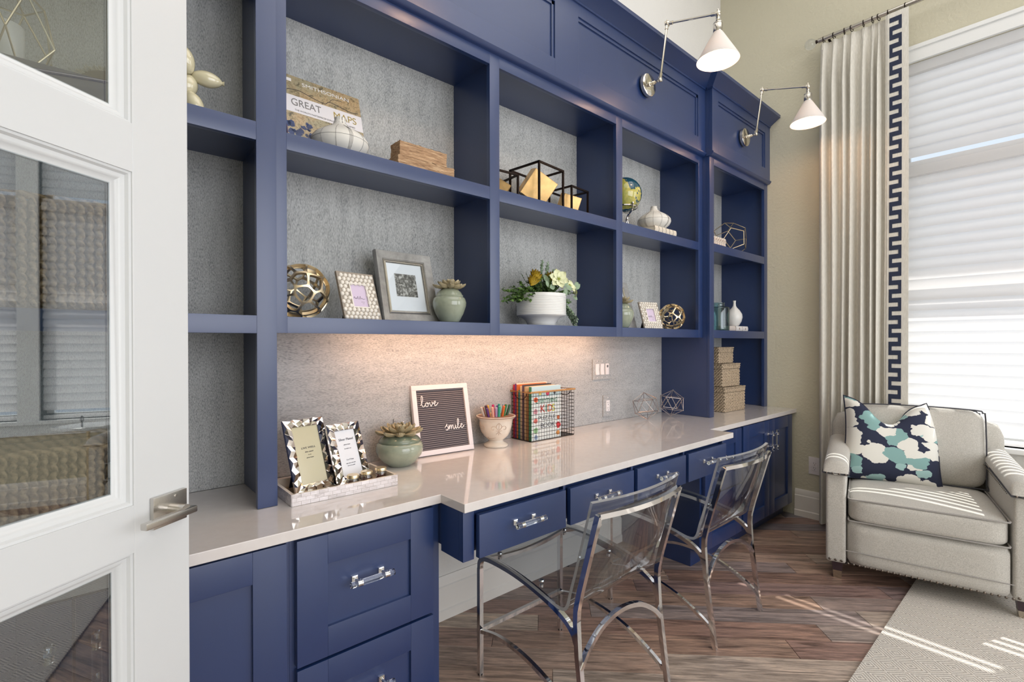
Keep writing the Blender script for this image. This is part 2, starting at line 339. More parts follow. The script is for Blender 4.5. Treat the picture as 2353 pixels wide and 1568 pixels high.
# ------------------------------------------------------------------ mesh building
class MB:
    def __init__(s): s.v = []; s.f = []; s.mi = []; s.cur = 0; s.xf = None
    def mat(s, i): s.cur = i; return s
    def add(s, vs_, fs):
        b = len(s.v)
        if s.xf is not None: vs_ = [s.xf @ Vector(p) for p in vs_]
        s.v += [tuple(p) for p in vs_]; s.f += [tuple(i+b for i in f) for f in fs]; s.mi += [s.cur]*len(fs); return s
    def box(s, x0, x1, y0, y1, z0, z1):
        if x0 > x1: x0, x1 = x1, x0
        if y0 > y1: y0, y1 = y1, y0
        if z0 > z1: z0, z1 = z1, z0
        v = [(x0,y0,z0),(x1,y0,z0),(x1,y1,z0),(x0,y1,z0),(x0,y0,z1),(x1,y0,z1),(x1,y1,z1),(x0,y1,z1)]
        return s.add(v, [(0,3,2,1),(4,5,6,7),(0,1,5,4),(1,2,6,5),(2,3,7,6),(3,0,4,7)])
    def cbox(s, x0, x1, y0, y1, z0, z1, c=.004):
        "box with chamfered edges"
        xs, ys, zs = sorted((x0, x1)), sorted((y0, y1)), sorted((z0, z1))
        bm = bmesh.new(); bmesh.ops.create_cube(bm, size=1)
        for v in bm.verts: v.co = Vector(((xs[0]+xs[1])/2+v.co.x*(xs[1]-xs[0]), (ys[0]+ys[1])/2+v.co.y*(ys[1]-ys[0]), (zs[0]+zs[1])/2+v.co.z*(zs[1]-zs[0])))
        bmesh.ops.bevel(bm, geom=bm.edges[:], offset=c, segments=2, profile=.7, affect='EDGES')
        return s.frombm(bm)
    def frombm(s, bm):
        bm.verts.index_update(); s.add([v.co[:] for v in bm.verts], [[v.index for v in f.verts] for f in bm.faces]); bm.free(); return s
    def prism(s, pts, axis, a, b):
        "polygon pts in the plane normal to axis, extruded a..b (pts counter-clockwise seen along +axis)"
        def P(p, t): return {'x': (t, p[0], p[1]), 'y': (p[0], t, p[1]), 'z': (p[0], p[1], t)}[axis]
        n = len(pts); v = [P(p, a) for p in pts]+[P(p, b) for p in pts]
        f = [tuple(range(n)), tuple(range(2*n-1, n-1, -1))]+[(i, i+n, (i+1) % n+n, (i+1) % n) for i in range(n)]
        return s.add(v, f)
    def lathe(s, prof, c=(0, 0, 0), n=32, sx=1, sy=1, closed=False):
        v = []; f = []; m = len(prof)
        for r, z in prof:
            for i in range(n):
                a = 2*PI*i/n; v.append((c[0]+r*math.cos(a)*sx, c[1]+r*math.sin(a)*sy, c[2]+z))
        for j in range(m-1+(1 if closed else 0)):
            k = (j+1) % m
            for i in range(n): f.append((j*n+i, j*n+(i+1) % n, k*n+(i+1) % n, k*n+i))
        if not closed:
            if prof[0][0] > 1e-6: f.append(tuple(range(n-1, -1, -1)))
            if prof[-1][0] > 1e-6: f.append(tuple((m-1)*n+i for i in range(n)))
        return s.add(v, f)
    def tube(s, pts, r, n=8, closed=False, square=False, cap=True, r2=None):
        pts = [Vector(p) for p in pts]; m = len(pts); rs = r if isinstance(r, (list, tuple)) else [r]*m
        if square: n = 4
        v = []; prev = None
        for i, p in enumerate(pts):
            if closed: t = (pts[(i+1) % m]-pts[i-1])
            else: t = pts[min(i+1, m-1)]-pts[max(i-1, 0)]
            t.normalize()
            if prev is None:
                ref = Vector((0, 0, 1)) if abs(t.z) < .9 else Vector((0, 1, 0))
                u = t.cross(ref).normalized()
            else:
                u = (prev - t*prev.dot(t)).normalized()
            prev = u; w = t.cross(u)
            for k in range(n):
                a = 2*PI*(k+(.5 if square else 0))/n; q = rs[i]*(math.sqrt(2) if square else 1)
                v.append(p+u*math.cos(a)*q+w*math.sin(a)*q)
        f = []
        for j in range(m-1+(1 if closed else 0)):
            k = (j+1) % m
            for i in range(n): f.append((j*n+i, j*n+(i+1) % n, k*n+(i+1) % n, k*n+i))
        if cap and not closed: f += [tuple(range(n-1, -1, -1)), tuple((m-1)*n+i for i in range(n))]
        return s.add(v, f)
    def ball(s, c, r, n=12, m=8, sc=(1, 1, 1)):
        return s.lathe([(max(1e-7, r*math.sin(PI*j/m)), -r*math.cos(PI*j/m)*sc[2]) for j in range(m+1)], c, n, sc[0], sc[1])
    def grid(s, fn, nu, nv, flip=False):
        v = [fn(i/nu, j/nv) for j in range(nv+1) for i in range(nu+1)]; w = nu+1
        f = [((j*w+i, j*w+i+1, (j+1)*w+i+1, (j+1)*w+i) if not flip else (j*w+i, (j+1)*w+i, (j+1)*w+i+1, j*w+i+1)) for j in range(nv) for i in range(nu)]
        return s.add(v, f)
    def shell(s, fn, nu, nv, th, edge_mat=None):
        "grid surface thickened by th along its normal; rim faces may take another material"
        P = [[Vector(fn(i/nu, j/nv)) for i in range(nu+1)] for j in range(nv+1)]
        Q = []
        for j in range(nv+1):
            row = []
            for i in range(nu+1):
                du = P[j][min(i+1, nu)]-P[j][max(i-1, 0)]; dv = P[min(j+1, nv)][i]-P[max(j-1, 0)][i]
                row.append(P[j][i]+du.cross(dv).normalized()*th)
            Q.append(row)
        w = nu+1; off = w*(nv+1)
        v = [p for r in P for p in r]+[p for r in Q for p in r]
        f = []
        for j in range(nv):
            for i in range(nu):
                a, b, c, d = j*w+i, j*w+i+1, (j+1)*w+i+1, (j+1)*w+i
                f += [(d, c, b, a), (a+off, b+off, c+off, d+off)]
        rim = []
        for i in range(nu): rim += [(i, i+1, i+1+off, i+off), (nv*w+i+1, nv*w+i, nv*w+i+off, nv*w+i+1+off)]
        for j in range(nv): rim += [((j+1)*w, j*w, j*w+off, (j+1)*w+off), (j*w+nu, (j+1)*w+nu, (j+1)*w+nu+off, j*w+nu+off)]
        if edge_mat is None: return s.add(v, f+rim)
        cur = s.cur; n0 = len(s.f); s.add(v, f+rim)
        for k in range(n0+len(f), len(s.f)): s.mi[k] = edge_mat
        return s
    def puff(s, x0, x1, y0, y1, z0, z1, n=12, e=5.0, bulge=(0, 0, 0), crown=0):
        "soft box: superellipsoid-like block whose faces bulge"
        c = ((x0+x1)/2, (y0+y1)/2, (z0+z1)/2); h = ((x1-x0)/2, (y1-y0)/2, (z1-z0)/2)
        bm = bmesh.new(); bmesh.ops.create_cube(bm, size=2); bmesh.ops.subdivide_edges(bm, edges=bm.edges[:], cuts=n, use_grid_fill=True)
        for v in bm.verts:
            p = v.co; q = [math.sin(p[i]*PI/2) if False else p[i] for i in range(3)]
            L = (abs(q[0])**e+abs(q[1])**e+abs(q[2])**e)**(1/e)
            m_ = max(abs(q[0]), abs(q[1]), abs(q[2])); k = m_/L
            q = [q[i]*k for i in range(3)]
            g = [(1-min(1, abs(q[(i+1) % 3]))**2)*(1-min(1, abs(q[(i+2) % 3]))**2) for i in range(3)]
            v.co = Vector([c[i]+q[i]*(h[i]+bulge[i]*g[i]) for i in range(3)])
        return s.frombm(bm)
def mtx(o):
    m = o.matrix_basis.copy(); p = o.parent
    while p is not None: m = p.matrix_basis @ m; p = p.parent
    return m
def basis(loc, rot=(0, 0, 0)): return Matrix.Translation(loc) @ Euler(rot).to_matrix().to_4x4()
def obj(name, mb, mats, parent=None, local=False, smooth=38, bevel=0):
    me = bpy.data.meshes.new(name); me.from_pydata(mb.v, [], mb.f)
    if not isinstance(mats, (list, tuple)): mats = [mats]
    for m in mats: me.materials.append(M[m] if isinstance(m, str) else m)
    if len(mats) > 1: me.polygons.foreach_set('material_index', mb.mi)
    bm = bmesh.new(); bm.from_mesh(me); bmesh.ops.recalc_face_normals(bm, faces=bm.faces[:])
    if parent is not None and not local: bmesh.ops.transform(bm, matrix=mtx(parent).inverted(), verts=bm.verts[:])
    bm.to_mesh(me); bm.free()
    if smooth:
        me.polygons.foreach_set('use_smooth', [True]*len(me.polygons)); me.set_sharp_from_angle(angle=math.radians(smooth))
    me.update()
    o = bpy.data.objects.new(name, me); COL.objects.link(o)
    if parent is not None: o.parent = parent
    if bevel:
        b = o.modifiers.new('bevel', 'BEVEL'); b.width = bevel; b.segments = 2; b.limit_method = 'ANGLE'; b.angle_limit = math.radians(40); b.harden_normals = True
    return o
def tag(o, label, cat, group=None, kind=None):
    o['label'] = label; o['category'] = cat
    if group: o['group'] = group
    if kind: o['kind'] = kind
    return o
def thing(name, label, cat, loc=(0, 0, 0), rot=(0, 0, 0), group=None):
    o = bpy.data.objects.new(name, None); COL.objects.link(o); o.location = loc; o.rotation_euler = rot; o.empty_display_size = .05
    return tag(o, label, cat, group)
def struct(name, mb, m, parent=None, **k):
    o = obj(name, mb, m, parent, **k); o['kind'] = 'structure'; return o
def dup(root, loc, rot=None, label=None, group=None, scale=None):
    def cp(o, par):
        c = o.copy(); COL.objects.link(c)
        if par is not None: c.parent = par
        for ch in list(o.children): cp(ch, c)
        return c
    r = cp(root, None); r.location = loc
    if rot is not None: r.rotation_euler = rot
    if scale is not None: r.scale = scale
    if label: r['label'] = label
    if group: r['group'] = group
    return r
def text(name, s, size, mtx_local, m, parent, align='CENTER', ext=.0004, xs=1.0):
    cu = bpy.data.curves.new(name, 'FONT'); cu.body = s; cu.size = size; cu.align_x = align; cu.align_y = 'CENTER'; cu.extrude = ext
    t = bpy.data.objects.new(name+'_c', cu); COL.objects.link(t)
    dg = bpy.context.evaluated_depsgraph_get(); me = bpy.data.meshes.new_from_object(t.evaluated_get(dg)); bpy.data.objects.remove(t); bpy.data.curves.remove(cu)
    me.transform(mtx_local @ Matrix.Diagonal((xs, 1, 1, 1))); me.materials.clear(); me.materials.append(M[m]); me.name = name
    o = bpy.data.objects.new(name, me); COL.objects.link(o); o.parent = parent; return o
FRONT = Euler((PI/2, 0, 0)).to_matrix().to_4x4()      # text facing -y
def at(x, y, z): return Matrix.Translation((x, y, z)) @ FRONT
def cat_rom(pts, k=6):
    out = []; p = [Vector(q) for q in pts]; p = [p[0]*2-p[1]]+p+[p[-1]*2-p[-2]]
    for i in range(1, len(p)-2):
        for j in range(k):
            t = j/k; a, b, c, d = p[i-1:i+3]
            out.append(.5*((2*b)+(c-a)*t+(2*a-5*b+4*c-d)*t*t+(3*b-a-3*c+d)*t**3))
    out.append(p[-2]); return out
# ------------------------------------------------------------------ the room
XW, YB = 3.874, 0.315           # window wall, cabinet wall
XL, YF, ZC = -0.50, -4.5, 4.3
WIN = [(-1.99, -.83), (-3.28, -2.12)]; WZ0, WZ1 = .655, 2.97
sub = struct('floor', MB().box(XL-.1, XW+.25, YF-.1, YB+.1, -.08, -.012), 'subfloor')
def clip(poly, ax, val, keep_less):
    out = []
    for i in range(len(poly)):
        a, b = poly[i], poly[(i+1) % len(poly)]
        ia, ib = (a[ax] <= val) == keep_less, (b[ax] <= val) == keep_less
        if ia: out.append(a)
        if ia != ib:
            t = (val-a[ax])/(b[ax]-a[ax]); out.append((a[0]+(b[0]-a[0])*t, a[1]+(b[1]-a[1])*t))
    return out
R2 = math.sqrt(.5); PW = .1235; S0 = 1.011
known = {0: 2.29, -1: 2.102, 2: 2.392, 3: 2.78, 5: 2.455, 1: 1.31}
for k in range(-46, 18):
    s0 = S0+PW*k+.0007; s1 = S0+PW*(k+1)-.0007
    L = 1.22; t0 = known.get(k, (k*0.437) % 1.22)
    t = t0-L*8
    while t < 6.5:
        ta, tb = t+.0007, t+L-.0007; t += L
        q = [((s+u)*R2, (s-u)*R2) for s, u in ((s0, ta), (s1, ta), (s1, tb), (s0, tb))]
        for ax, val, less in ((0, XW, True), (0, XL, False), (1, YB-.02, True), (1, -3.6, False)): q = clip(q, ax, val, less) if len(q) > 2 else q
        if len(q) < 3: continue
        cx = sum(p[0] for p in q)/len(q); cy = sum(p[1] for p in q)/len(q)
        area = abs(sum(q[i][0]*q[(i+1) % len(q)][1]-q[(i+1) % len(q)][0]*q[i][1] for i in range(len(q))))/2
        if area < .0012: continue
        mb = MB(); n = len(q); c = .0012
        ins = [(p[0]+(cx-p[0])*c/max(.05, math.hypot(p[0]-cx, p[1]-cy))*1.4, p[1]+(cy-p[1])*c/max(.05, math.hypot(p[0]-cx, p[1]-cy))*1.4) for p in q]
        v = [(p[0], p[1], -.011) for p in q]+[(p[0], p[1], -.0012) for p in q]+[(p[0], p[1], 0) for p in ins]
        f = [tuple(2*n+i for i in range(n))]
        for a in (0, n): f += [(a+i, a+(i+1) % n, a+n+(i+1) % n, a+n+i) for i in range(n)]
        mb.add(v, f)
        # plank axes: object x runs along the plank so that the grain follows it
        rot = Euler((0, 0, -PI/4)).to_matrix().to_4x4(); ctr = Matrix.Translation((cx, cy, 0)) @ rot
        mi = ctr.inverted(); mb.v = [tuple(mi @ Vector(p)) for p in mb.v]
        o = obj('plank', mb, 'oak', sub, local=True, smooth=0); o.matrix_basis = ctr
def wall_x(name, x0, x1, holes, m, y0, y1, z1):
    mb = MB(); ys = sorted({y0, y1, *[a for h in holes for a in h[:2]]})
    for a, b in zip(ys, ys[1:]):
        h = next((h for h in holes if h[0] <= a and b <= h[1]), None)
        if h: mb.box(x0, x1, a, b, 0-.01, h[2]); mb.box(x0, x1, a, b, h[3], z1)
        else: mb.box(x0, x1, a, b, -.01, z1)
    return struct(name, mb, m, smooth=0)
wall_x('wall_right', XW, XW+.16, [(a, b, WZ0, WZ1) for a, b in WIN], 'wall', YF, YB+.02, ZC)
struct('wall_back', MB().box(XL, XW+.16, YB, YB+.12, -.01, ZC), 'wall_lit', smooth=0)
struct('wall_left', MB().box(XL-.12, XL, YF, YB+.12, -.01, ZC), 'wall', smooth=0)
struct('wall_front', MB().box(XL-.12, XW+.16, YF-.12, YF, -.01, ZC), 'wall', smooth=0)
struct('ceiling', MB().box(XL-.12, XW+.16, YF-.12, YB+.12, ZC, ZC+.08), 'ceiling', smooth=0)
# eave outside the window: shades all but the lower part of the glass
struct('eave', MB().box(XW+.17, XW+1.25, -6.5, 2.0, 3.12, 3.22), 'white_paint', smooth=0)
struct('outside_ground', MB().box(XW+.2, 12, -12, 5, -.35, -.25), solid('paving', (196, 200, 204), .9), smooth=0)
# baseboards (stepped)
bp_prof = lambda f: [(0, 0), (.018, 0), (.018, .145), (.013, .150), (.013, .176), (.006, .190), (0, .190)]
def baseboard(name, axis, base, sgn, a, b):
    pr = [(base+sgn*q[0], q[1]) for q in bp_prof(0)]
    lo = [(base+sgn*.020, 0), (base+sgn*.024, 0), (base+sgn*.024, .040), (base+sgn*.018, .046), (base+sgn*.016, .046)]
    mb = MB()
    if axis == 'x':
        mb.prism(pr, 'x', a, b); mb.prism(lo, 'x', a, b)
    else:
        for P in (pr, lo):
            n = len(P); v = [(p[0], a, p[1]) for p in P]+[(p[0], b, p[1]) for p in P]
            mb.add(v, [tuple(range(n)), tuple(range(2*n-1, n-1, -1))]+[(i, i+n, (i+1) % n+n, (i+1) % n) for i in range(n)])
    return struct(name, mb, 'trim')
baseboard('baseboard_back', 'x', YB, -1, .86, 2.53)
baseboard('baseboard_right', 'y', XW, -1, YF, -.24)
# window trim: casing, mullion, stool, apron, glazing
win = thing('window_1', 'tall double window', 'window'); del win['label']; del win['category']; win['kind'] = 'structure'
mb = MB()
Y0, Y1 = WIN[1][0], WIN[0][1]
for (a, b) in [(Y1, Y1+.095), (Y0-.095, Y0)]:
    mb.box(XW-.020, XW, a, b, WZ0-.02, WZ1); mb.box(XW-.028, XW-.02, (a if a < Y0 else b-.022), (a+.022 if a < Y0 else b), WZ0-.02, WZ1+.095)
mb.box(XW-.020, XW, Y0-.095, Y1+.095, WZ1, WZ1+.095); mb.box(XW-.030, XW, Y0-.12, Y1+.12, WZ1+.072, WZ1+.097)
mb.box(XW-.020, XW+.12, WIN[1][1], WIN[0][0], WZ0, WZ1)
obj('window_casing', mb, 'white_paint', win, smooth=0, bevel=.002)
mb = MB().box(XW-.05, XW+.12, Y0-.11, Y1+.11, WZ0-.028, WZ0); obj('window_stool', mb, 'white_paint', win, smooth=0, bevel=.004)
mb = MB().box(XW-.018, XW, Y0-.09, Y1+.09, WZ0-.115, WZ0-.028); obj('window_apron', mb, 'white_paint', win, smooth=0, bevel=.003)
for a, b in WIN:
    mb = MB()
    for z0, z1 in ((WZ0, 1.56), (1.60, 2.28), (2.33, WZ1)):
        mb.box(XW+.10, XW+.13, a, a+.045, z0, z1); mb.box(XW+.10, XW+.13, b-.045, b, z0, z1)
        mb.box(XW+.10, XW+.13, a, b, z0, z0+.04); mb.box(XW+.10, XW+.13, a, b, z1-.04, z1)
    mb.box(XW+.10, XW+.14, a, b, 2.27, 2.34)
    obj('window_sash', mb, 'white_paint', win, smooth=0)
    for z0, z1 in ((WZ0+.04, 1.52), (1.64, 2.24), (2.37, WZ1-.04)): obj('window_pane', MB().box(XW+.112, XW+.118, a+.045, b-.045, z0, z1), 'window_glass', win, smooth=0)
# woven shades: every vane its own piece
def vane_mesh(w, y0, y1, ang, bow=.007):
    mb = MB(); n = 6
    up = Vector((math.cos(ang), 0, math.sin(ang))); nr = Vector((-math.sin(ang), 0, math.cos(ang)))
    def fn(u, v):
        q = (u-.5)*w; p = up*q - nr*bow*(1-(2*u-1)**2)*-1
        return Vector((p.x, y0+(y1-y0)*v, p.z))
    mb.shell(fn, n, 1, .0012); return mb
def shade(a, b, z_top, z_bot, ang, w, label, group):
    t = thing('window_shade', label, 'window shade', (XW+.035, (a+b)/2, z_bot), group=group)
    y0, y1 = a+.008, b-.008
    obj('headrail', MB().cbox(XW+.003, XW+.075, y0, y1, z_top-.062, z_top, .01), 'vane', t)
    obj('bottom_rail', MB().cbox(XW+.022, XW+.050, y0, y1, z_bot+.002, z_bot+.032, .006), 'vane', t)
    z = z_top-.062-.026; first = None
    while z > z_bot+.045:
        if first is None: first = obj('vane', vane_mesh(w, y0-(a+b)/2, y1-(a+b)/2, ang), 'vane', t, local=True); first.location = (0, 0, z-z_bot)
        else:
            c = first.copy(); COL.objects.link(c); c.parent = t; c.location = (0, 0, z-z_bot)
        z -= .0645
    return t
A1 = math.radians(78); A2 = math.radians(70)
names = [('nearest the armchair', WIN[0]), ('further along the wall, past the mullion', WIN[1])]
shade(*WIN[0], WZ1-.002, 2.336, A1, .072, 'short upper white louvred shade above the armchair, in the transom window', 'white louvred window shades')
shade(*WIN[0], 2.335, WZ0+.002, A2, .074, 'long lower white louvred shade glowing behind the armchair', 'white louvred window shades')
shade(*WIN[1], WZ1-.002, 2.336, A1, .072, 'short upper white shade of the second window, seen only mirrored in the door glass', 'white louvred window shades')
shade(*WIN[1], 2.335, WZ0+.002, A2, .074, 'long lower white shade of the second window, seen only mirrored in the door glass', 'white louvred window shades')

# ------------------------------------------------------------------ built-in shelving
def frame_boxes(mb, members, y0, y1):
    for x0, x1, z0, z1 in members: mb.box(x0, x1, y0, y1, z0, z1)
    return mb
def panel_front(x0, x1, z0, z1, y, st, th=.020, rec=.010, lip=.006):
    "shaker front: flat frame round a recessed panel; front face at y, body behind it"
    mb = MB()
    mb.cbox(x0, x0+st, y, y+th, z0, z1, .0015); mb.cbox(x1-st, x1, y, y+th, z0, z1, .0015)
    mb.cbox(x0+st, x1-st, y, y+th, z0, z0+st, .0015); mb.cbox(x0+st, x1-st, y, y+th, z1-st, z1, .0015)
    mb.box(x0+st-.004, x1-st+.004, y+rec, y+th-.002, z0+st-.004, z1-st+.004)
    return mb
def crown_prof(y, z): # (y, z) profile of the crown, front towards -y
    return [(y+.03, z), (y-.006, z), (y-.006, z+.010), (y-.012, z+.014), (y-.066, z+.050), (y-.074, z+.053), (y-.074, z+.068), (y+.03, z+.068)]
ZS = dict(bot=1.2740, bt=1.3237, mb=1.8280, mt=1.8790, top=2.3775)
def prism_x(prof, a, b, a_cut=0, b_cut=0):
    "profile (y,z) extruded along x with mitred ends: x shifts by cut*(yref-y)"
    mb = MB(); n = len(prof); y_ = max(p[0] for p in prof)
    v = [(a-a_cut*(y_-p[0]), p[0], p[1]) for p in prof]+[(b+b_cut*(y_-p[0]), p[0], p[1]) for p in prof]
    return mb.add(v, [tuple(range(n)), tuple(range(2*n-1, n-1, -1))]+[(i, i+n, (i+1) % n+n, (i+1) % n) for i in range(n)])
# hutch over the desk
h = thing('desk_hutch', 'wide navy bookcase hung over the desk, six fabric-backed compartments', 'bookcase', (1.7, .15, 1.274))
X = dict(jl=.4282, a0=.463, a1=1.2455, b0=1.296, b1=2.083, c0=2.1355, c1=2.930, jr=2.983)
xs = [(X['jl'], X['a0']), (X['a1'], X['b0']), (X['b1'], X['c0']), (X['c1'], X['jr'])]
for a, b in xs: obj('stile', MB().cbox(a, b, 0, .020, ZS['bot'], 2.425, .0012), 'navy', h)
for (a, b) in ((X['a0'], X['a1']), (X['b0'], X['b1']), (X['c0'], X['c1'])):
    for z0, z1 in ((ZS['bot'], ZS['bt']), (ZS['mb'], ZS['mt']), (ZS['top'], 2.425)): obj('rail', MB().cbox(a, b, 0.0003, .020, z0, z1, .0012), 'navy', h)
for nm, x0, x1 in (('side_panel', .430, .448), ('divider', 1.2727, 1.2907), ('divider', 2.112, 2.130), ('side_panel', 2.966, 2.9835)):
    obj(nm, MB().box(x0, x1, .020, .297, 1.302, 2.43), 'navy', h, smooth=0)
for (a, b) in ((.448, 1.2727), (1.2907, 2.112), (2.130, 2.966)):
    obj('shelf', MB().box(a, b, .020, .297, 1.304, ZS['bt']), 'navy', h, smooth=0)
    obj('shelf', MB().box(a, b, .020, .297, 1.8605, ZS['mt']), 'navy', h, smooth=0)
    obj('top_board', MB().box(a, b, .020, .297, 2.4128, 2.43), 'navy', h, smooth=0)
obj('fabric_back', MB().box(.448, 2.966, .297, .314, 1.305, 2.415), 'tweed_v', h, smooth=0)
obj('lip_moulding', prism_x([(.02, 2.425), (-.012, 2.425), (-.020, 2.430), (-.028, 2.440), (-.028, 2.447), (-.020, 2.452), (.02, 2.452)], .4282, 2.983), 'navy', h)
yp = -.018
obj('cabinet_top_box', MB().box(.4282, 2.983, yp+.021, .297, 2.43, 2.86), 'navy', h, smooth=0)
mb = MB(); frame_boxes(mb, [(.4282, .483, 2.452, 2.86), (1.609, 1.769, 2.452, 2.86), (2.895, 2.983, 2.452, 2.86)], yp, yp+.021)
for a, b in ((.483, 1.609), (1.769, 2.895)): frame_boxes(mb, [(a, b, 2.452, 2.529), (a, b, 2.787, 2.86)], yp, yp+.021)
obj('upper_frame', mb, 'navy', h, smooth=0, bevel=.001)
for a, b in ((.483, 1.609), (1.769, 2.895)):
    obj('upper_panel', MB().box(a-.0005, b+.0005, yp+.012, yp+.021, 2.5285, 2.7875), 'navy', h, smooth=0)
    mb = MB()
    for q in ((a, b, 2.787-.016, 2.787), (b-.016, b, 2.529, 2.787)): mb.box(q[0], q[1], yp+.006, yp+.012, q[2], q[3])
    obj('panel_bead', mb, 'navy', h, smooth=0, bevel=.0008)
obj('crown_moulding', prism_x(crown_prof(yp, 2.845), .4282, 2.983), 'navy', h)
obj('crown_cap', MB().box(.4282, 2.983, yp-.074, .297, 2.912, 2.918), 'navy', h, smooth=0)
# towers
def tower(name, label, x0, x1, o0, o1, yf, right):
    t = thing(name, label, 'bookcase', ((x0+x1)/2, .14, .766))
    for a, b in ((x0, o0), (o1, x1)): obj('stile', MB().cbox(a, b, yf, yf+.02, .766, 2.425, .0012), 'navy', t)
    for z0, z1 in ((1.272, 1.3234), (1.8266, 1.8790), (2.3776, 2.425)): obj('rail', MB().cbox(o0, o1, yf+.0003, yf+.02, z0, z1, .0012), 'navy', t)
    obj('side_panel', MB().box(x0, x0+.018, yf+.02, .297, .766, 2.43), 'navy', t, smooth=0)
    obj('side_panel', MB().box(x1-.018, x1, yf+.02, .297, .766, 2.43), 'navy', t, smooth=0)
    for z in (1.3234, 1.8790, 2.43): obj('shelf', MB().box(x0+.018, x1-.018, yf+.02, .297, z-.018, z), 'navy', t, smooth=0)
    obj('fabric_back', MB().box(x0+.018, x1-.018, .297, .314, .766, 2.412), 'tweed_v', t, smooth=0)
    obj('lip_moulding', prism_x([(yf+.02, 2.425), (yf-.012, 2.425), (yf-.020, 2.430), (yf-.028, 2.440), (yf-.028, 2.447), (yf-.020, 2.452), (yf+.02, 2.452)], x0-(.006 if right else 0), x1), 'navy', t)
    yq = yf-.018
    obj('cabinet_top_box', MB().box(x0, x1, yq+.021, .297, 2.43, 2.86), 'navy', t, smooth=0)
    pa, pb = x0+.081, x1-.085
    mb = MB(); frame_boxes(mb, [(x0, pa, 2.452, 2.86), (pb, x1, 2.452, 2.86), (pa, pb, 2.452, 2.529), (pa, pb, 2.787, 2.86)], yq, yq+.021)
    obj('upper_frame', mb, 'navy', t, smooth=0, bevel=.001)
    obj('upper_panel', MB().box(pa, pb, yq+.012, yq+.021, 2.529, 2.787), 'navy', t, smooth=0)
    mb = MB()
    for q in ((pa, pb, 2.771, 2.787), (pb-.016, pb, 2.529, 2.771)): mb.box(q[0], q[1], yq+.006, yq+.012, q[2], q[3])
    obj('panel_bead', mb, 'navy', t, smooth=0, bevel=.0008)
    pr = crown_prof(yq, 2.845)
    obj('crown_moulding', prism_x(pr, x0+.03 if right else x0, x1-.002, 1 if right else 0, 0), 'navy', t)
    if right:   # return of the crown along the tower's left side
        n = len(pr); y_ = max(p[0] for p in pr)
        v = [(x0+.03-(y_-p[0]), p[0], p[1]) for p in pr]+[(x0+.03-(y_-p[0]), -.03, p[1]) for p in pr]
        obj('crown_return', MB().add(v, [tuple(range(n)), tuple(range(2*n-1, n-1, -1))]+[(i, i+n, (i+1) % n+n, (i+1) % n) for i in range(n)]), 'navy', t)
    obj('crown_cap', MB().box(x0, x1, yq-.074, .297, 2.912, 2.918), 'navy', t, smooth=0)
    return t
tower('left_tower'.replace('left_', 'bookcase_'), 'tall navy bookcase tower behind the open glass door', -.462, .4278, -.40, .374, -.021, False)
tower('bookcase_tower', 'tall navy bookcase tower in the corner by the window wall', 2.984, XW-.001, 3.0415, 3.816, -.046, True)
bs = obj('fabric_backsplash', MB().box(.4285, 2.9835, .297, .314, .766, 1.303), 'tweed_h', smooth=0)
tag(bs, 'grey woven fabric wall panel between the desk top and the hutch', 'wall panel')
ul = thing('under_cabinet_light', 'slim warm light bar fixed under the hutch above the desk', 'lamp', (1.6, .1, 1.30))
obj('housing', MB().box(.75, 2.45, .085, .115, 1.292, 1.3035), 'white_plastic', ul, smooth=0)
obj('lens', MB().box(.76, 2.44, .088, .112, 1.2905, 1.2919), 'strip', ul, smooth=0)
l = lamp('under_cabinet_glow', 'AREA', (1.5, .14, 1.286), 3.0, (1, .60, .36), 1.5, .03, (0, .75, -1)); l.parent = None

# worktop, one slab stepping out over the desk
mb = MB().prism([(-.462, -.248), (.847, -.248), (.847, -.376), (2.593, -.376), (2.593, -.248), (XW-.001, -.248), (XW-.001, .2965), (-.462, .2965)], 'z', .737, .765)
o = obj('worktop', mb, 'quartz', smooth=0, bevel=.002); tag(o, 'long white quartz worktop stepping forward over the desk', 'worktop')
def pull_bm(vertical=False):
    mb = MB(); R = Matrix.Rotation(PI/2, 4, 'Y') if vertical else Matrix.Identity(4); mb.xf = R
    mb.mat(1).tube([(-.066, 0, 0), (-.064, 0, 0), (.064, 0, 0), (.066, 0, 0)], [.006, .0085, .0085, .006], 20)
    mb.mat(0)
    for s in (-1, 1):
        x = s*.040
        mb.lathe([(.0088, -.006), (.0102, -.005), (.0094, -.001), (.0094, .001), (.0102, .005), (.0088, .006)], (0, 0, 0), 20) if False else None
        mb.tube([(x-.007, 0, 0), (x-.005, 0, 0), (x-.004, 0, 0), (x+.004, 0, 0), (x+.005, 0, 0), (x+.007, 0, 0)], [.0100, .0100, .0090, .0090, .0100, .0100], 20)
        mb.tube([(x, .004, 0), (x, .030, 0)], .0040, 12); mb.tube([(x, .030, 0), (x, .0335, 0)], [.0065, .0065], 4, square=True)
        mb.box(x-.0085, x+.0085, .0325, .0375, -.0085, .0085)
    mb.xf = None; return mb
_ph = None
def pull(parent, x, y, z, vertical=False):
    "y: the face the pull is screwed to"
    mb = pull_bm(vertical); mb.v = [(p[0]+x, p[1]+y-.0375, p[2]+z) for p in mb.v]
    return obj('pull', mb, ['chrome', 'acrylic_rod'], parent)
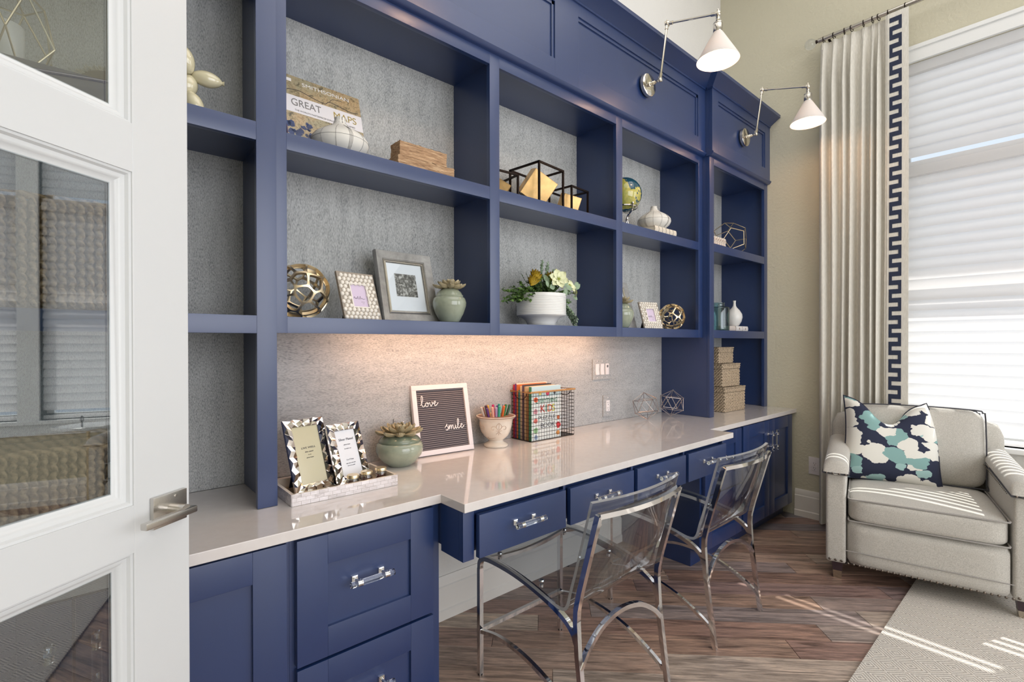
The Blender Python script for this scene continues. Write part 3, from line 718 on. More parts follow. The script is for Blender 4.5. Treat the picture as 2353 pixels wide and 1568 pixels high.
def base_cabinet(name, label, x0, x1, doors=(), drawers=(), side=0):
    t = thing(name, label, 'cabinet', ((x0+x1)/2, 0, 0))
    obj('body', MB().box(x0, x1, -.219, .295, .09, .7365), 'navy', t, smooth=0)
    obj('toe_kick', MB().box(x0, x1, -.165, .295, .0, .0895), 'navy', t, smooth=0)
    for a, b, s in doors:
        d = obj('door', panel_front(a, b, .100, .7305, -.2405, .079), 'navy', t)
        px = (b-.032) if s > 0 else (a+.032); pull(d, px, -.2405, .602, True)
    for a, b, z0, z1 in drawers:
        d = obj('drawer', panel_front(a, b, z0, z1, -.2405, .080), 'navy', t); pull(d, (a+b)/2-.008, -.2405+.010, (z0+z1)/2+.018)
    return t
base_cabinet('base_cabinet', 'navy two-door base cabinet at the left, mostly behind the glass door', -.462, .400, doors=[(-.425, -.020, 1), (-.015, .388, -1)])
base_cabinet('drawer_cabinet', 'navy two-drawer cabinet left of the desk, drawers with acrylic pulls', .4005, .857, drawers=[(.413, .824, .3985, .7285), (.413, .824, .100, .3905)])
base_cabinet('drawer_cabinet', 'navy drawer cabinet right of the desk, behind the further chair', 2.530, 3.0085, drawers=[(2.551, 2.998, .3985, .7285), (2.551, 2.998, .100, .3905)])
base_cabinet('base_cabinet', 'navy two-door base cabinet in the corner by the window wall', 3.009, XW-.026, doors=[(3.022, 3.412, 1), (3.417, 3.808, -1)])
dk = thing('desk_drawer_unit', 'navy four-drawer desk apron under the worktop', 'desk', (1.68, -.1, .585))
obj('body', MB().box(.8575, 2.505, -.341, .10, .600, .7365), 'navy', dk, smooth=0)
for a, b in ((.851, .892), (1.288, 1.300), (1.697, 1.710), (2.106, 2.118), (2.495, 2.507)): obj('stile', MB().cbox(a, b, -.362, -.3412, .585, .7365, .001), 'navy', dk)
obj('end_panel', MB().box(.851, .8572, -.3412, -.243, .585, .7365), 'navy', dk, smooth=0)
for a, b in ((.898, 1.283), (1.306, 1.691), (1.716, 2.100), (2.124, 2.500)):
    d = obj('drawer', MB().cbox(a, b, -.381, -.3625, .590, .722, .003), 'navy', dk); pull(d, (a+b)/2-.010, -.381, .668)
# ------------------------------------------------------------------ glazed door, standing open in front of the left tower
AZ = math.radians(53.8176)
DV = Vector((math.sin(AZ), math.cos(AZ), 0))                      # from the hinge towards the free edge
DN = Vector((math.cos(AZ), -math.sin(AZ), 0))                     # the face seen from the room
DP = Vector((0.11808, -0.43367, 0))
DROT = math.atan2(DV.y, DV.x)
door = bpy.data.objects.new('door_1', None); M['door_paint'] = simple('door_paint', (208, 210, 211), .3, bumpy=(90, .03))
COL.objects.link(door); door['kind'] = 'structure'; door.location = DP; door.rotation_euler = (0, 0, DROT)
# local frame: x along the leaf (free edge at +.048), y into the leaf (away from the room side seen), z up
XE, XH = .048, -.715
def dbox(x0, x1, z0, z1, y0=0.0, y1=.044): return MB().box(x0, x1, y0, y1, z0, z1)
PX0, PX1 = XH+.113, XE-.113
rows = [(.30, .874), (.958, 1.545), (1.630, 2.22)]
mb = MB(); 
obj('door_stile', dbox(XE-.113, XE, .012, 2.42), 'door_paint', door, local=True, smooth=0, bevel=.002)
obj('door_stile', dbox(XH, XH+.113, .012, 2.42), 'door_paint', door, local=True, smooth=0, bevel=.002)
for z0, z1 in ((.012, .30), (.874, .958), (1.545, 1.630), (2.22, 2.42)):
    obj('door_rail', dbox(PX0, PX1, z0, z1), 'door_paint', door, local=True, smooth=0)
for z0, z1 in rows:
    mb = MB(); w = .026
    prof = [(0, .003), (.004, .004), (.007, .009), (.012, .010), (.016, .013), (.020, .018), (.026, .020)]  # inward, depth
    def loop(s): return [(PX0+s, z0+s), (PX1-s, z0+s), (PX1-s, z1-s), (PX0+s, z1-s)]
    for side in (0, 1):
        v = []; f = []
        for s, d in prof:
            for (x, z) in loop(s): v.append((x, d if side == 0 else .044-d, z))
        for j in range(len(prof)-1):
            for i in range(4):
                q = (j*4+i, j*4+(i+1) % 4, (j+1)*4+(i+1) % 4, (j+1)*4+i); f.append(q if side == 0 else q[::-1])
        mb.add(v, f)
    o = obj('glazing_bead', mb, 'door_paint', door, local=True, smooth=40)
    obj('door_pane', MB().box(PX0+.018, PX1-.018, .0195, .0245, z0+.018, z1-.018), 'pane', door, local=True, smooth=0)
mb = MB().cbox(-.036, .034, -.009, -.0005, .903, .961, .0015)
esc = obj('handle_plate', mb, 'nickel', door, local=True)
mb = MB(); mb.tube([(.001, -.009, .931), (.001, -.042, .931)], .0105, 20)
mb.cbox(-.089, .0135, -.055, -.041, .925, .937, .003)
obj('door_handle', mb, 'nickel', door, local=True)
mb = MB(); mb.tube([(.010, -.009, .953), (.010, -.0105, .953)], .003, 12); obj('screw', mb, 'nickel', esc, local=True)
for zz in (.25, 1.2, 2.15):
    mb = MB().tube([(XH-.006, .0, zz-.05), (XH-.006, .0, zz+.05)], .007, 12); obj('hinge', mb, 'nickel', door, local=True)

# ------------------------------------------------------------------ swing-arm sconces
def sconce(x, yf, label, z0=2.652):
    t = thing('wall_sconce', label, 'lamp', (x, yf, z0), group='swing-arm sconces on the bookcase')
    obj('wall_plate', MB().add([], []) if False else (lambda m: (setattr(m, 'xf', Matrix.Rotation(PI/2, 4, 'X')), m.lathe([(.002, .022), (.056, .020), (.060, .017), (.061, .004), (.060, .0)], (0, 0, 0), 40), setattr(m, 'xf', None), m)[-1])(MB()), 'polished_nickel', t, local=True)
    mb = MB(); mb.xf = Matrix.Rotation(PI/2, 4, 'X')
    mb.lathe([(.013, .018), (.013, .024), (.009, .027), (.012, .032), (.009, .037), (.012, .042), (.009, .047), (.011, .053), (.007, .060), (.007, .075)], (0, 0, 0), 18); mb.xf = None
    mb.ball((0, -.082, 0), .0125, 16, 10); mb.tube([(-.016, -.082, 0), (.016, -.082, 0)], .006, 12)
    obj('pivot', mb, 'polished_nickel', t, local=True)
    E_ = Vector((.012, -.118, .288)); T_ = Vector((.018, -.392, .205))
    mb = MB(); mb.tube([(0, -.082, 0), E_], .0062, 12); mb.tube([(0, -.082, .004), Vector((0, -.082, 0)).lerp(E_, .12)], .009, 12); mb.tube([Vector((0, -.082, 0)).lerp(E_, .90), E_], .0088, 12); obj('lower_arm', mb, 'polished_nickel', t, local=True)
    mb = MB(); mb.ball(E_, .0145, 16, 10); mb.tube([E_+Vector((-.018, 0, 0)), E_+Vector((.018, 0, 0))], .007, 12); mb.ball(E_+Vector((0, 0, .016)), .005); obj('elbow_joint', mb, 'polished_nickel', t, local=True)
    mb = MB(); mb.tube([E_, T_], .0055, 12); mb.tube([E_.lerp(T_, .06), E_.lerp(T_, .12)], .009, 12); mb.tube([E_.lerp(T_, .88), T_], .0085, 12); obj('upper_arm', mb, 'polished_nickel', t, local=True)
    mb = MB(); mb.ball(T_, .0145, 16, 10); mb.tube([T_+Vector((-.018, 0, 0)), T_+Vector((.018, 0, 0))], .007, 12); mb.ball(T_+Vector((0, 0, .019)), .0055)
    mb.lathe([(.007, -.014), (.010, -.020), (.007, -.026), (.010, -.032), (.008, -.040)], T_, 16)
    obj('shade_joint', mb, 'polished_nickel', t, local=True)
    c = T_+Vector((0, 0, -.040))
    mb = MB(); mb.lathe([(.010, 0), (.020, -.004), (.0225, -.010), (.0215, -.013), (.0225, -.018), (.0225, -.046), (.0205, -.052)], c, 28)
    obj('lamp_holder', mb, 'nickel', t, local=True)
    mb = MB(); mb.tube([c+Vector((-.020, -.004, -.034)), c+Vector((-.040, -.010, -.036))], .0028, 10); mb.ball(c+Vector((-.042, -.0105, -.036)), .006); obj('switch_key', mb, 'polished_nickel', t, local=True)
    mb = MB(); mb.lathe([(.020, -.050), (.030, -.066), (.098, -.186), (.0995, -.190), (.0985, -.1905), (.0965, -.186), (.028, -.066), (.018, -.052)], c, 56, closed=True)
    obj('shade', mb, 'opal', t, local=True)
    mb = MB(); mb.lathe([(.0005, -.158), (.012, -.155), (.022, -.143), (.0255, -.128), (.022, -.110), (.013, -.090), (.011, -.060)], c, 20)
    obj('bulb', mb, 'bulb', t, local=True)
    p = lamp('sconce_light', 'POINT', Vector((x, yf, z0))+c+Vector((0, 0, -.172)), 1.9, (1, .62, .38), .03)
    return t
sconce(2.332, -.018-.0, 'nearer swing-arm sconce with white cone shade, on the wide bookcase panel')
sconce(3.428, -.064, 'further swing-arm sconce with white cone shade, on the corner tower')
sconce(1.046, -.018, 'third swing-arm sconce, above the left compartments and out of the picture')

# ------------------------------------------------------------------ curtain, rod and rings
XC, ZR = 3.772, 3.292
rod = thing('curtain_rod', 'dark pewter curtain rod with a clear ball finial', 'curtain rod', (XC, -.45, ZR))
mb = MB(); mb.tube([(XC, -.425, ZR), (XC, -3.75, ZR)], .0135, 20); mb.tube([(XC, -.416, ZR), (XC, -.50, ZR)], .0155, 20); obj('rod', mb, 'nickel', rod)
mb = MB(); mb.tube([(XC, -.412, ZR), (XC, -.402, ZR), (XC, -.398, ZR)], [.008, .013, .006], 16); obj('finial_neck', mb, 'iron', rod)
mb = MB(); mb.ball((XC, -.366, ZR), .034, 28, 18); obj('ball_finial', mb, 'acrylic_rod', rod)
mb = MB()
for y in (-.475, -3.6): mb.tube([(XC, y, ZR-.008), (XW-.004, y, ZR-.03)], .008, 10); mb.tube([(XW-.012, y, ZR-.03), (XW-.001, y, ZR-.03)], .026, 20)
obj('bracket', mb, 'iron', rod)
RY = [-.448, -.507, -.567, -.607, -.672, -.720, -.751, -.799, -.887]
tor = MB(); nseg = 24
tor.lathe([(.0195+.0022*math.cos(2*PI*k/8), .0022*math.sin(2*PI*k/8)) for k in range(8)], (0, 0, 0), nseg, closed=True)
first = None
for i, y in enumerate(RY):
    if first is None:
        first = obj('curtain_ring', tor, 'iron', smooth=60)
        tag(first, 'dark metal ring threaded on the rod above the curtain', 'curtain ring', 'curtain rings along the rod'); r = first
    else: r = first.copy(); COL.objects.link(r)
    r['label'] = ('dark metal curtain ring '+('nearest the clear ball finial' if i == 0 else 'above the key-border edge of the curtain, last of the row' if i == 8 else ('second', 'third', 'fourth', 'fifth', 'sixth', 'seventh', 'eighth')[i-1]+' along the rod from the clear ball finial'))
    r.location = (XC, y, ZR-.0055); r.rotation_euler = (PI/2, 0, (rnd.random()-.5)*.5)
cur = thing('curtain', 'floor-length off-white pleated curtain with a navy key border', 'curtain', (XC, -.66, 0.012))
PL = RY[:-1]
def cx(y, z):
    "distance of the cloth from the rod plane: pinched pleats at the top opening into soft folds"
    t = min(1, max(0, (3.262-z)/.30)); k = 0
    if y > -.790:
        # phase from pleat to pleat
        if y >= PL[0]: ph = (PL[0]-y)/.05*-.5
        else:
            ph = 0
            for i in range(len(PL)-1):
                if PL[i] >= y >= PL[i+1]: ph = i+(PL[i]-y)/(PL[i]-PL[i+1]); break
        s = math.cos(2*PI*ph)
        broad = (s*.5+.5)**(1.0+2.2*(1-t))
        amp = .020+.026*t + .006*math.sin(z*1.7+y*9)
        k = -amp*broad*1.25 + .018
        k += .004*math.sin(ph*5+z*2.3)*t
        if t < .5 and broad > .80: k += .008*(1-2*t)
    else:
        k = -.022-.004*math.sin((z)*2.1)-(.006 if y < -.80 else 0)
        if y > -.802: k *= 1
    return XC+.004+k
NY = 190; NZ = 46; YA, YBc = -.424, -.905
zs = [3.266-.012*i for i in range(6)]+[3.19-.05*i for i in range(10)]+[2.69-2.672*i/30 for i in range(31)]
def sway(y, z): return 0.012*(1-z/3.2)*math.sin(y*7)*.6
rows_ = []
for z in zs: rows_.append([(cx(YA+(YBc-YA)*i/NY, z), YA+(YBc-YA)*i/NY+sway(YA+(YBc-YA)*i/NY, z), z) for i in range(NY+1)])
mb = MB(); v = [p for r in rows_ for p in r]; w = NY+1
v2 = [(p[0]+.0025, p[1], p[2]) for p in v]; off = len(v); f = []
for j in range(len(zs)-1):
    for i in range(NY):
        a = (j*w+i, j*w+i+1, (j+1)*w+i+1, (j+1)*w+i); f.append(a); f.append(tuple(q+off for q in a[::-1]))
for j in range(len(zs)-1):
    for i in (0, NY): f.append((j*w+i, (j+1)*w+i, (j+1)*w+i+off, j*w+i+off))
mb.add(v+v2, f); obj('drape', mb, 'linen', cur, smooth=60)
# key border: a serpentine ribbon standing just proud of the cloth
mb = MB(); ya, yb = -.812, -.872; per = .1075; bh = .0285; n = 0
def ribbon(y0, y1, z0, z1):
    k = max(1, int(abs(y1-y0)/.012))
    for i in range(k):
        a, b = y0+(y1-y0)*i/k, y0+(y1-y0)*(i+1)/k
        q = [(cx(a, z0)-.0022, a+sway(a, z0), z0), (cx(b, z0)-.0022, b+sway(b, z0), z0), (cx(b, z1)-.0022, b+sway(b, z1), z1), (cx(a, z1)-.0022, a+sway(a, z1), z1)]
        mb.add(q+[(p[0]+.0016, p[1], p[2]) for p in q], [(0, 1, 2, 3), (7, 6, 5, 4), (0, 4, 5, 1), (1, 5, 6, 2), (2, 6, 7, 3), (3, 7, 4, 0)])
z = 3.235; k = 0
while z > .1:
    ribbon(ya, yb, z, z-bh)
    if z-per/2-bh > .05: ribbon((yb+.015) if k % 2 == 0 else ya-.015, yb if k % 2 == 0 else ya, z-bh, z-per/2)
    z -= per/2; k += 1
obj('key_border', mb, 'navy_linen', cur, smooth=0)

# ------------------------------------------------------------------ acrylic and chrome chairs
def make_chair(label):
    t = thing('acrylic_chair', label, 'chair', (2.135, -.075, 0), group='clear acrylic chairs at the desk')
    hw = .217; r = .0085
    def side(s): return s*hw
    rail = [(-.010, .395), (-.014, .425), (-.034, .443), (-.075, .450), (-.15, .4505), (-.22, .446), (-.30, .434), (-.38, .415), (-.44, .392), (-.475, .365), (-.489, .335)]
    rear = [(-.535, .0), (-.512, .16), (-.494, .30), (-.488, .40), (-.490, .44), (-.504, .50), (-.535, .61), (-.560, .70), (-.573, .745)]
    for s in (-1, 1):
        obj('front_leg', MB().tube([(side(s), -.010, 0), (side(s), -.010, .40)], r, square=True), 'chrome', t, local=True)
        obj('rear_leg', MB().tube([(side(s), y, z) for y, z in rear], r, square=True), 'chrome', t, local=True)
        obj('seat_rail', MB().tube(cat_rom([(side(s), y, z) for y, z in rail], 4), r*.95, square=True), 'chrome', t, local=True)
        obj('side_stretcher', MB().tube(cat_rom([(side(s), -.016, .166), (side(s), -.12, .188), (side(s), -.24, .186), (side(s), -.36, .160), (side(s), -.46, .116), (side(s), -.516, .082)], 4), r*.8, square=True), 'chrome', t, local=True)
        obj('foot', MB().tube([(side(s), -.010, .0), (side(s), -.010, .006)], .0095, 10), solid('black_rubber', (30, 30, 32), .7), t, local=True)
    obj('front_stretcher', MB().tube([(-hw, -.010, .168), (hw, -.010, .168)], r*.85, square=True), 'chrome', t, local=True)
    obj('front_seat_rail', MB().tube(cat_rom([(-hw+.004, -.030, .438), (-hw*.5, -.032, .424), (0, -.033, .419), (hw*.5, -.032, .424), (hw-.004, -.030, .438)], 5), r*.8, square=True), 'chrome', t, local=True)
    obj('rear_arch', MB().tube(cat_rom([(-hw, -.500, .262), (-hw*.80, -.496, .305), (-hw*.45, -.492, .348), (0, -.490, .364), (hw*.45, -.492, .348), (hw*.80, -.496, .305), (hw, -.500, .262)], 5), r*.9, square=True), 'chrome', t, local=True)
    obj('top_rail', MB().tube(cat_rom([(-hw, -.573, .742), (-hw*.5, -.594, .742), (0, -.601, .742), (hw*.5, -.594, .742), (hw, -.573, .742)], 5), r*.9, square=True), 'chrome', t, local=True)
    prof = [(-.006, .459), (-.05, .462), (-.12, .4635), (-.20, .460), (-.29, .448), (-.37, .432), (-.42, .422), (-.452, .425), (-.470, .445), (-.482, .49), (-.503, .56), (-.530, .66), (-.552, .74), (-.563, .780)]
    pc = cat_rom([(0, y, z) for y, z in prof], 3); m = len(pc)-1
    def fn(u, v):
        p = pc[min(m, int(round(v*m)))]; x = (u-.5)*2; sw = .233 if v < .6 else .233
        bow = (1-x*x)
        seat = max(0, 1-v/.62); back = max(0, (v-.58)/.42)
        return Vector((x*sw, p.y-bow*.030*min(1, back*1.6), p.z-bow*.016*min(1, seat*2.2)))
    obj('seat_shell', MB().shell(fn, 14, m, -.011, edge_mat=1), ['acrylic', 'acrylic_edge'], t, local=True, smooth=50)
    mb = MB()
    for (x, y, z) in [(-.175, -.075, .463), (.175, -.075, .463), (-.180, -.30, .446), (.180, -.30, .446)]:
        mb.tube([(x, y, z), (x, y, z+.004)], [.010, .008], 12); mb.tube([(x, y, z-.020), (x, y, z-.011)], .007, 10)
    for x in (-.190, .190): mb.tube([(x, -.556, .705), (x, -.545, .708)], .007, 12)
    obj('bolt', mb, 'chrome', t, local=True)['kind'] = 'stuff'
    return t
ch = make_chair('further clear acrylic chair on a chrome frame, pushed to the right half of the desk')
dup(ch, (1.332, -.090, 0), None, 'nearer clear acrylic chair on a chrome frame, at the left half of the desk')

# ------------------------------------------------------------------ rug
mb = MB().cbox(-.35, 3.62, -3.9, -1.025, .0005, .010, .003)
o = obj('area_rug', mb, 'rug'); tag(o, 'taupe rug with a fine diamond weave under the armchair', 'rug')

# ------------------------------------------------------------------ armchair
AR = math.radians(-76.615)
ac = thing('armchair', 'taupe upholstered armchair with nailhead trim in front of the window', 'armchair', (2.955, -.70, 0), (0, 0, AR))
W_, D_, AW = .795, .80, .088     # width, depth, arm width
def arm(x0, x1):
    mb = MB()
    side = [(0, .088), (-.004, .30), (.0, .555), (.66, .590), (.70, .60), (.72, .088)]   # (d, z)
    n = len(side)
    v = [(x0, d, z) for d, z in side]+[(x1, d, z) for d, z in side]
    bm = bmesh.new(); vs_ = [bm.verts.new(p) for p in v]
    bm.faces.new(vs_[:n]); bm.faces.new(vs_[n:][::-1])
    for i in range(n): bm.faces.new((vs_[i], vs_[i+n], vs_[(i+1) % n+n], vs_[(i+1) % n]))
    bmesh.ops.recalc_face_normals(bm, faces=bm.faces[:]); bmesh.ops.bevel(bm, geom=bm.edges[:], offset=.016, segments=4, profile=.6, affect='EDGES')
    mb.frombm(bm); return mb
for k, (x0, x1) in enumerate(((0, AW), (W_-AW, W_))):
    obj('arm', arm(x0, x1), 'uphol', ac, local=True)
    # padded cap on top of the arm
    mb = MB(); xa, xb = x0-.012, x1+.012
    def fn(u, v):
        a = PI*u; y = -.022+v*.70; z0 = .560+.045*v
        e = max(0, 1-abs(v-.5)*2); sq = min(1, v/.05) if v < .05 else 1
        return Vector(((xa+xb)/2-(xb-xa)/2*math.cos(a), y, z0+(.052 if k == 0 else .052)*math.sin(a)**.6*math.sqrt(sq)+.004))
    mb.grid(fn, 16, 24)
    mb.add([(xa, -.022, .553), (xb, -.022, .553), (xb, .678, .60), (xa, .678, .60)], [(0, 1, 2, 3)])
    v0 = [fn(i/16, 0.0) for i in range(17)]; mb.add([*v0, Vector(((xa+xb)/2, -.022, .553))], [(i, i+1, 17) for i in range(16)])
    obj('arm_cap', mb, 'uphol', ac, local=True, smooth=60)
    o = obj('nailhead_band', MB().tube([(xa, .45, .585), (xa, -.022, .560), (xb, -.022, .560), (xb, .45, .585)], .0045, 6) if True else None, 'dark_piping', ac, local=True)
nh = MB().ball((0, 0, 0), .0062, 10, 6, (1, .6, 1))
nm = None
def nail(x, y, z, rz=0, s=1):
    global nm
    if nm is None: nm = obj('nailhead', nh, 'nail', ac, local=True, smooth=80); o = nm
    else: o = nm.copy(); COL.objects.link(o); o.parent = ac
    o.location = (x, y, z); o.rotation_euler = (0, 0, rz); o.scale = (s, s, s)
for i in range(27): nail(.098+i*.0233, -.0165, .102)
for x0 in (0, W_-AW):
    for i in range(3): nail(x0+.018+i*.026, -.004, .104)
    for i in range(4): nail(x0+.004+i*.028, -.0265, .560, 0, .8)
for i in range(26): nail(.0-.0165+.012+.69 , .01+i*.0235, .5625+i*.0011, PI/2, .55)
obj('base', MB().puff(AW-.004, W_-AW+.004, -.014, .72, .088, .318, 8, 14, (0, .004, 0)), 'uphol', ac, local=True, smooth=60)
obj('apron_seam', MB().tube([(AW, -.0185, .168), (W_/2, -.0225, .166), (W_-AW, -.0185, .164)], .0022, 6), 'piping', ac, local=True)
def piped(o_name, x0, x1, y0, y1, z0, z1, mat, pipe, pr=.0045, bulge=(0, 0, .02), e=9, n=14, parent=None, edges='z'):
    c = obj(o_name, MB().puff(x0, x1, y0, y1, z0, z1, n, e, bulge), mat, parent, local=True, smooth=70)
    return c
sc_ = piped('seat_cushion', AW+.006, W_-AW-.006, -.020, .60, .318, .442, 'uphol', 'piping', bulge=(0, .008, .022), parent=ac)
for zz, nm_ in ((.436, 0), (.324, 1)):
    x0, x1, y0, y1, rr = AW+.010, W_-AW-.010, -.016, .595, .02
    pts = [(x0+rr, y0, zz), (x1-rr, y0, zz), (x1-.004, y0+.006, zz), (x1, y0+rr, zz), (x1, y1, zz), (x0, y1, zz), (x0, y0+rr, zz), (x0+.004, y0+.006, zz)]
    obj('cushion_piping', MB().tube(pts, .0042, 8, closed=True), 'piping', sc_, local=True)
# back frame and cushion
bk = MB(); bk.puff(0.0, W_, .66, .79, .088, .806, 8, 10, (0, .012, .004))
obj('back_frame', bk, 'uphol', ac, local=True, smooth=60)
bc = obj('back_cushion', MB().puff(-.308, .308, -.085, .085, 0, .430, 14, 7, (0, .045, .008)), 'uphol', ac, local=True, smooth=70)
bc.location = (W_/2, .600, .436); bc.rotation_euler = (math.radians(-7), 0, 0)
for yy in (-.084, .070):
    pts = [(-.300, yy, .03), (-.302, yy, .38), (-.29, yy, .412), (-.26, yy, .427), (0, yy, .434), (.26, yy, .427), (.29, yy, .412), (.302, yy, .38), (.300, yy, .03), (.28, yy, .008), (-.28, yy, .008)]
    obj('cushion_piping', MB().tube(cat_rom(pts+[pts[0]], 3)[:-1], .0034, 8, closed=True), 'dark_piping', bc, local=True)
for (x, y) in ((.025, .015), (W_-.075, .015), (.025, .71), (W_-.075, .71)):
    l_ = obj('leg', MB().add([(x, y, .09), (x+.052, y, .09), (x+.052, y+.052, .09), (x, y+.052, .09), (x+.006, y+.006, .040), (x+.045, y+.006, .040), (x+.045, y+.045, .040), (x+.006, y+.045, .040)], [(0, 1, 2, 3), (7, 6, 5, 4), (0, 4, 5, 1), (1, 5, 6, 2), (2, 6, 7, 3), (3, 7, 4, 0)]), 'leg_wood', ac, local=True, smooth=0)
    zf = .010 if not (x < .1 and y < .1) else .0
    obj('leg_cap', MB().add([(x+.005, y+.005, .041), (x+.046, y+.005, .041), (x+.046, y+.046, .041), (x+.005, y+.046, .041), (x+.008, y+.008, zf), (x+.043, y+.008, zf), (x+.043, y+.043, zf), (x+.008, y+.043, zf)], [(0, 1, 2, 3), (7, 6, 5, 4), (0, 4, 5, 1), (1, 5, 6, 2), (2, 6, 7, 3), (3, 7, 4, 0)]), 'leg_cap', l_, local=True, smooth=0)
# throw pillow, karate-chopped
def pillow_mesh(w, hgt, th):
    mb = MB(); n = 22
    def fn(sgn):
        def g(u, v):
            a, b = 2*u-1, 2*v-1
            x = a*w/2*(1-.10*(1-abs(b)**2)*abs(a)**3)*(1-.34*max(0, a)*max(0, b)**1.6); z = b*hgt/2*(1-.08*(1-abs(a)**2)*abs(b)**3)
            if b > 0: z -= .135*math.exp(-((a+.10)/.36)**2)*b**2.0
            if b > .3: z += .018*abs(a)**2*b
            t = th/2*((1-a**4)*(1-b**4))**.55*(1-.25*math.exp(-((a)/.35)**2)*max(0, b))
            return Vector((x, sgn*t, z))
        return g
    mb.grid(fn(-1), n, n); mb.grid(fn(1), n, n, flip=True); return mb, fn(0)
pm, pf = pillow_mesh(.475, .475, .17)
ppos = mtx(ac) @ Vector((.282, .425, .452))
tp = thing('throw_pillow', 'square pillow with navy, white and aqua blotches, on the armchair', 'pillow', ppos, (math.radians(-17), math.radians(4), AR+math.radians(6)))
pl_c = obj('cover', pm, 'blotch', tp, local=True, smooth=80); pl_c.location = (0, 0, .218)
edge = [pf(t, 0) for t in [i/20 for i in range(20)]]+[pf(1, i/20) for i in range(20)]+[pf(1-i/20, 1) for i in range(20)]+[pf(0, 1-i/20) for i in range(20)]
e_ = obj('piping', MB().tube(edge, .0042, 8, closed=True), 'navy_piping', tp, local=True); e_.location = (0, 0, .218)

# ------------------------------------------------------------------ side table
st = thing('side_table', 'round white-topped side table beside the right arm of the armchair', 'table', (3.615, -1.62, .0))
obj('table_top', MB().lathe([(.001, .612), (.19, .612), (.200, .616), (.205, .624), (.205, .640), (.200, .642), (.197, .632), (.192, .630), (.001, .630)], (0, 0, 0), 56), 'white_ceramic', st, local=True)
obj('stem', MB().tube([(0, 0, .02), (0, 0, .612)], .011, 16), 'champagne', st, local=True)
obj('foot_plate', MB().lathe([(.001, .0), (.14, .0), (.145, .006), (.14, .014), (.02, .020), (.001, .020)], (0, 0, 0), 40), 'champagne', st, local=True)
mb = MB(); mb.tube([(-.05, -.02, .631), (-.05, -.02, .665)], .005, 12)
mb.tube([(-.05+.022*math.cos(a), -.02, .687+.022*math.sin(a)) for a in [2*PI*i/24 for i in range(24)]], .0036, 8, closed=True)
obj('ring_handle', mb, 'iron', st, local=True)

# ------------------------------------------------------------------ wall plates
def plate(label, cx_, cz, w, hh, fill, name='outlet_plate', wall='back', x_=None, cat='outlet', mat='tweed_h'):
    if wall == 'back': t = thing(name, label, cat, (cx_, .297, cz)); T = Matrix.Identity(4)
    else: t = thing(name, label, cat, (XW, cx_, cz), (0, 0, -PI/2))
    obj('cover', MB().cbox(-w/2, w/2, -.0065, -.0003, -hh/2, hh/2, .002), mat, t, local=True)
    fill(t, w, hh); return t
def outlet(t, w, hh):
    d = obj('receptacle', MB().cbox(-.0165, .0165, -.009, -.006, -.033, .033, .0015), 'white_plastic', t, local=True)
    mb = MB()
    for s in (-1, 1):
        z = s*.0165
        mb.box(-.0078, -.0058, -.0094, -.0088, z-.001, z+.008); mb.box(.0052, .0070, -.0094, -.0088, z-.001, z+.007)
        mb.tube([(0, -.0094, z-.0085), (0, -.0088, z-.0085)], .0028, 10)
    obj('slot', mb, 'slot', d, local=True)['kind'] = 'stuff'
    mb = MB(); [mb.tube([(0, -.008, s*.048), (0, -.006, s*.048)], .003, 10) for s in (-1, 1)]; obj('screw', mb, 'white_plastic', t, local=True)
def switches(t, w, hh):
    for i in (-1, 0, 1):
        obj('rocker', MB().prism([(-.0065, -.033), (-.0115, -.032), (-.0075, 0), (-.0100, .032), (-.0065, .033)], 'x', i*.046-.0155, i*.046+.0155) if i < 1 else MB().cbox(i*.046-.0155, i*.046+.0155, -.0105, -.006, -.033, .033, .0015), 'white_plastic', t, local=True)
    mb = MB(); [mb.tube([(i*.046, -.008, s*.048), (i*.046, -.006, s*.048)], .003, 8) for s in (-1, 1) for i in (-1, 0, 1)]; obj('screw', mb, 'white_plastic', t, local=True)['kind'] = 'stuff'
    mb = MB(); mb.tube([(.046, -.012, .017), (.046, -.0104, .017)], .008, 16); obj('sensor', mb, 'grey_ink', t, local=True)
plate('triple switch plate covered in grey fabric, on the wall above the desk', 2.331, 1.085, .172, .122, switches, 'switch_plate', cat='switch')
plate('fabric-covered double outlet below the triple switch plate', 2.385, .862, .086, .128, outlet)
plate('fabric-covered plate half hidden behind the letter board', 1.010, .868, .086, .122, lambda t, w, h: obj('screw', MB().tube([(.0, -.008, .045), (0, -.006, .045)], .003, 10), 'white_plastic', t, local=True))
plate('white double outlet low on the window wall beside the curtain', -.3665, .3725, .078, .122, outlet, wall='right', mat='white_plastic')
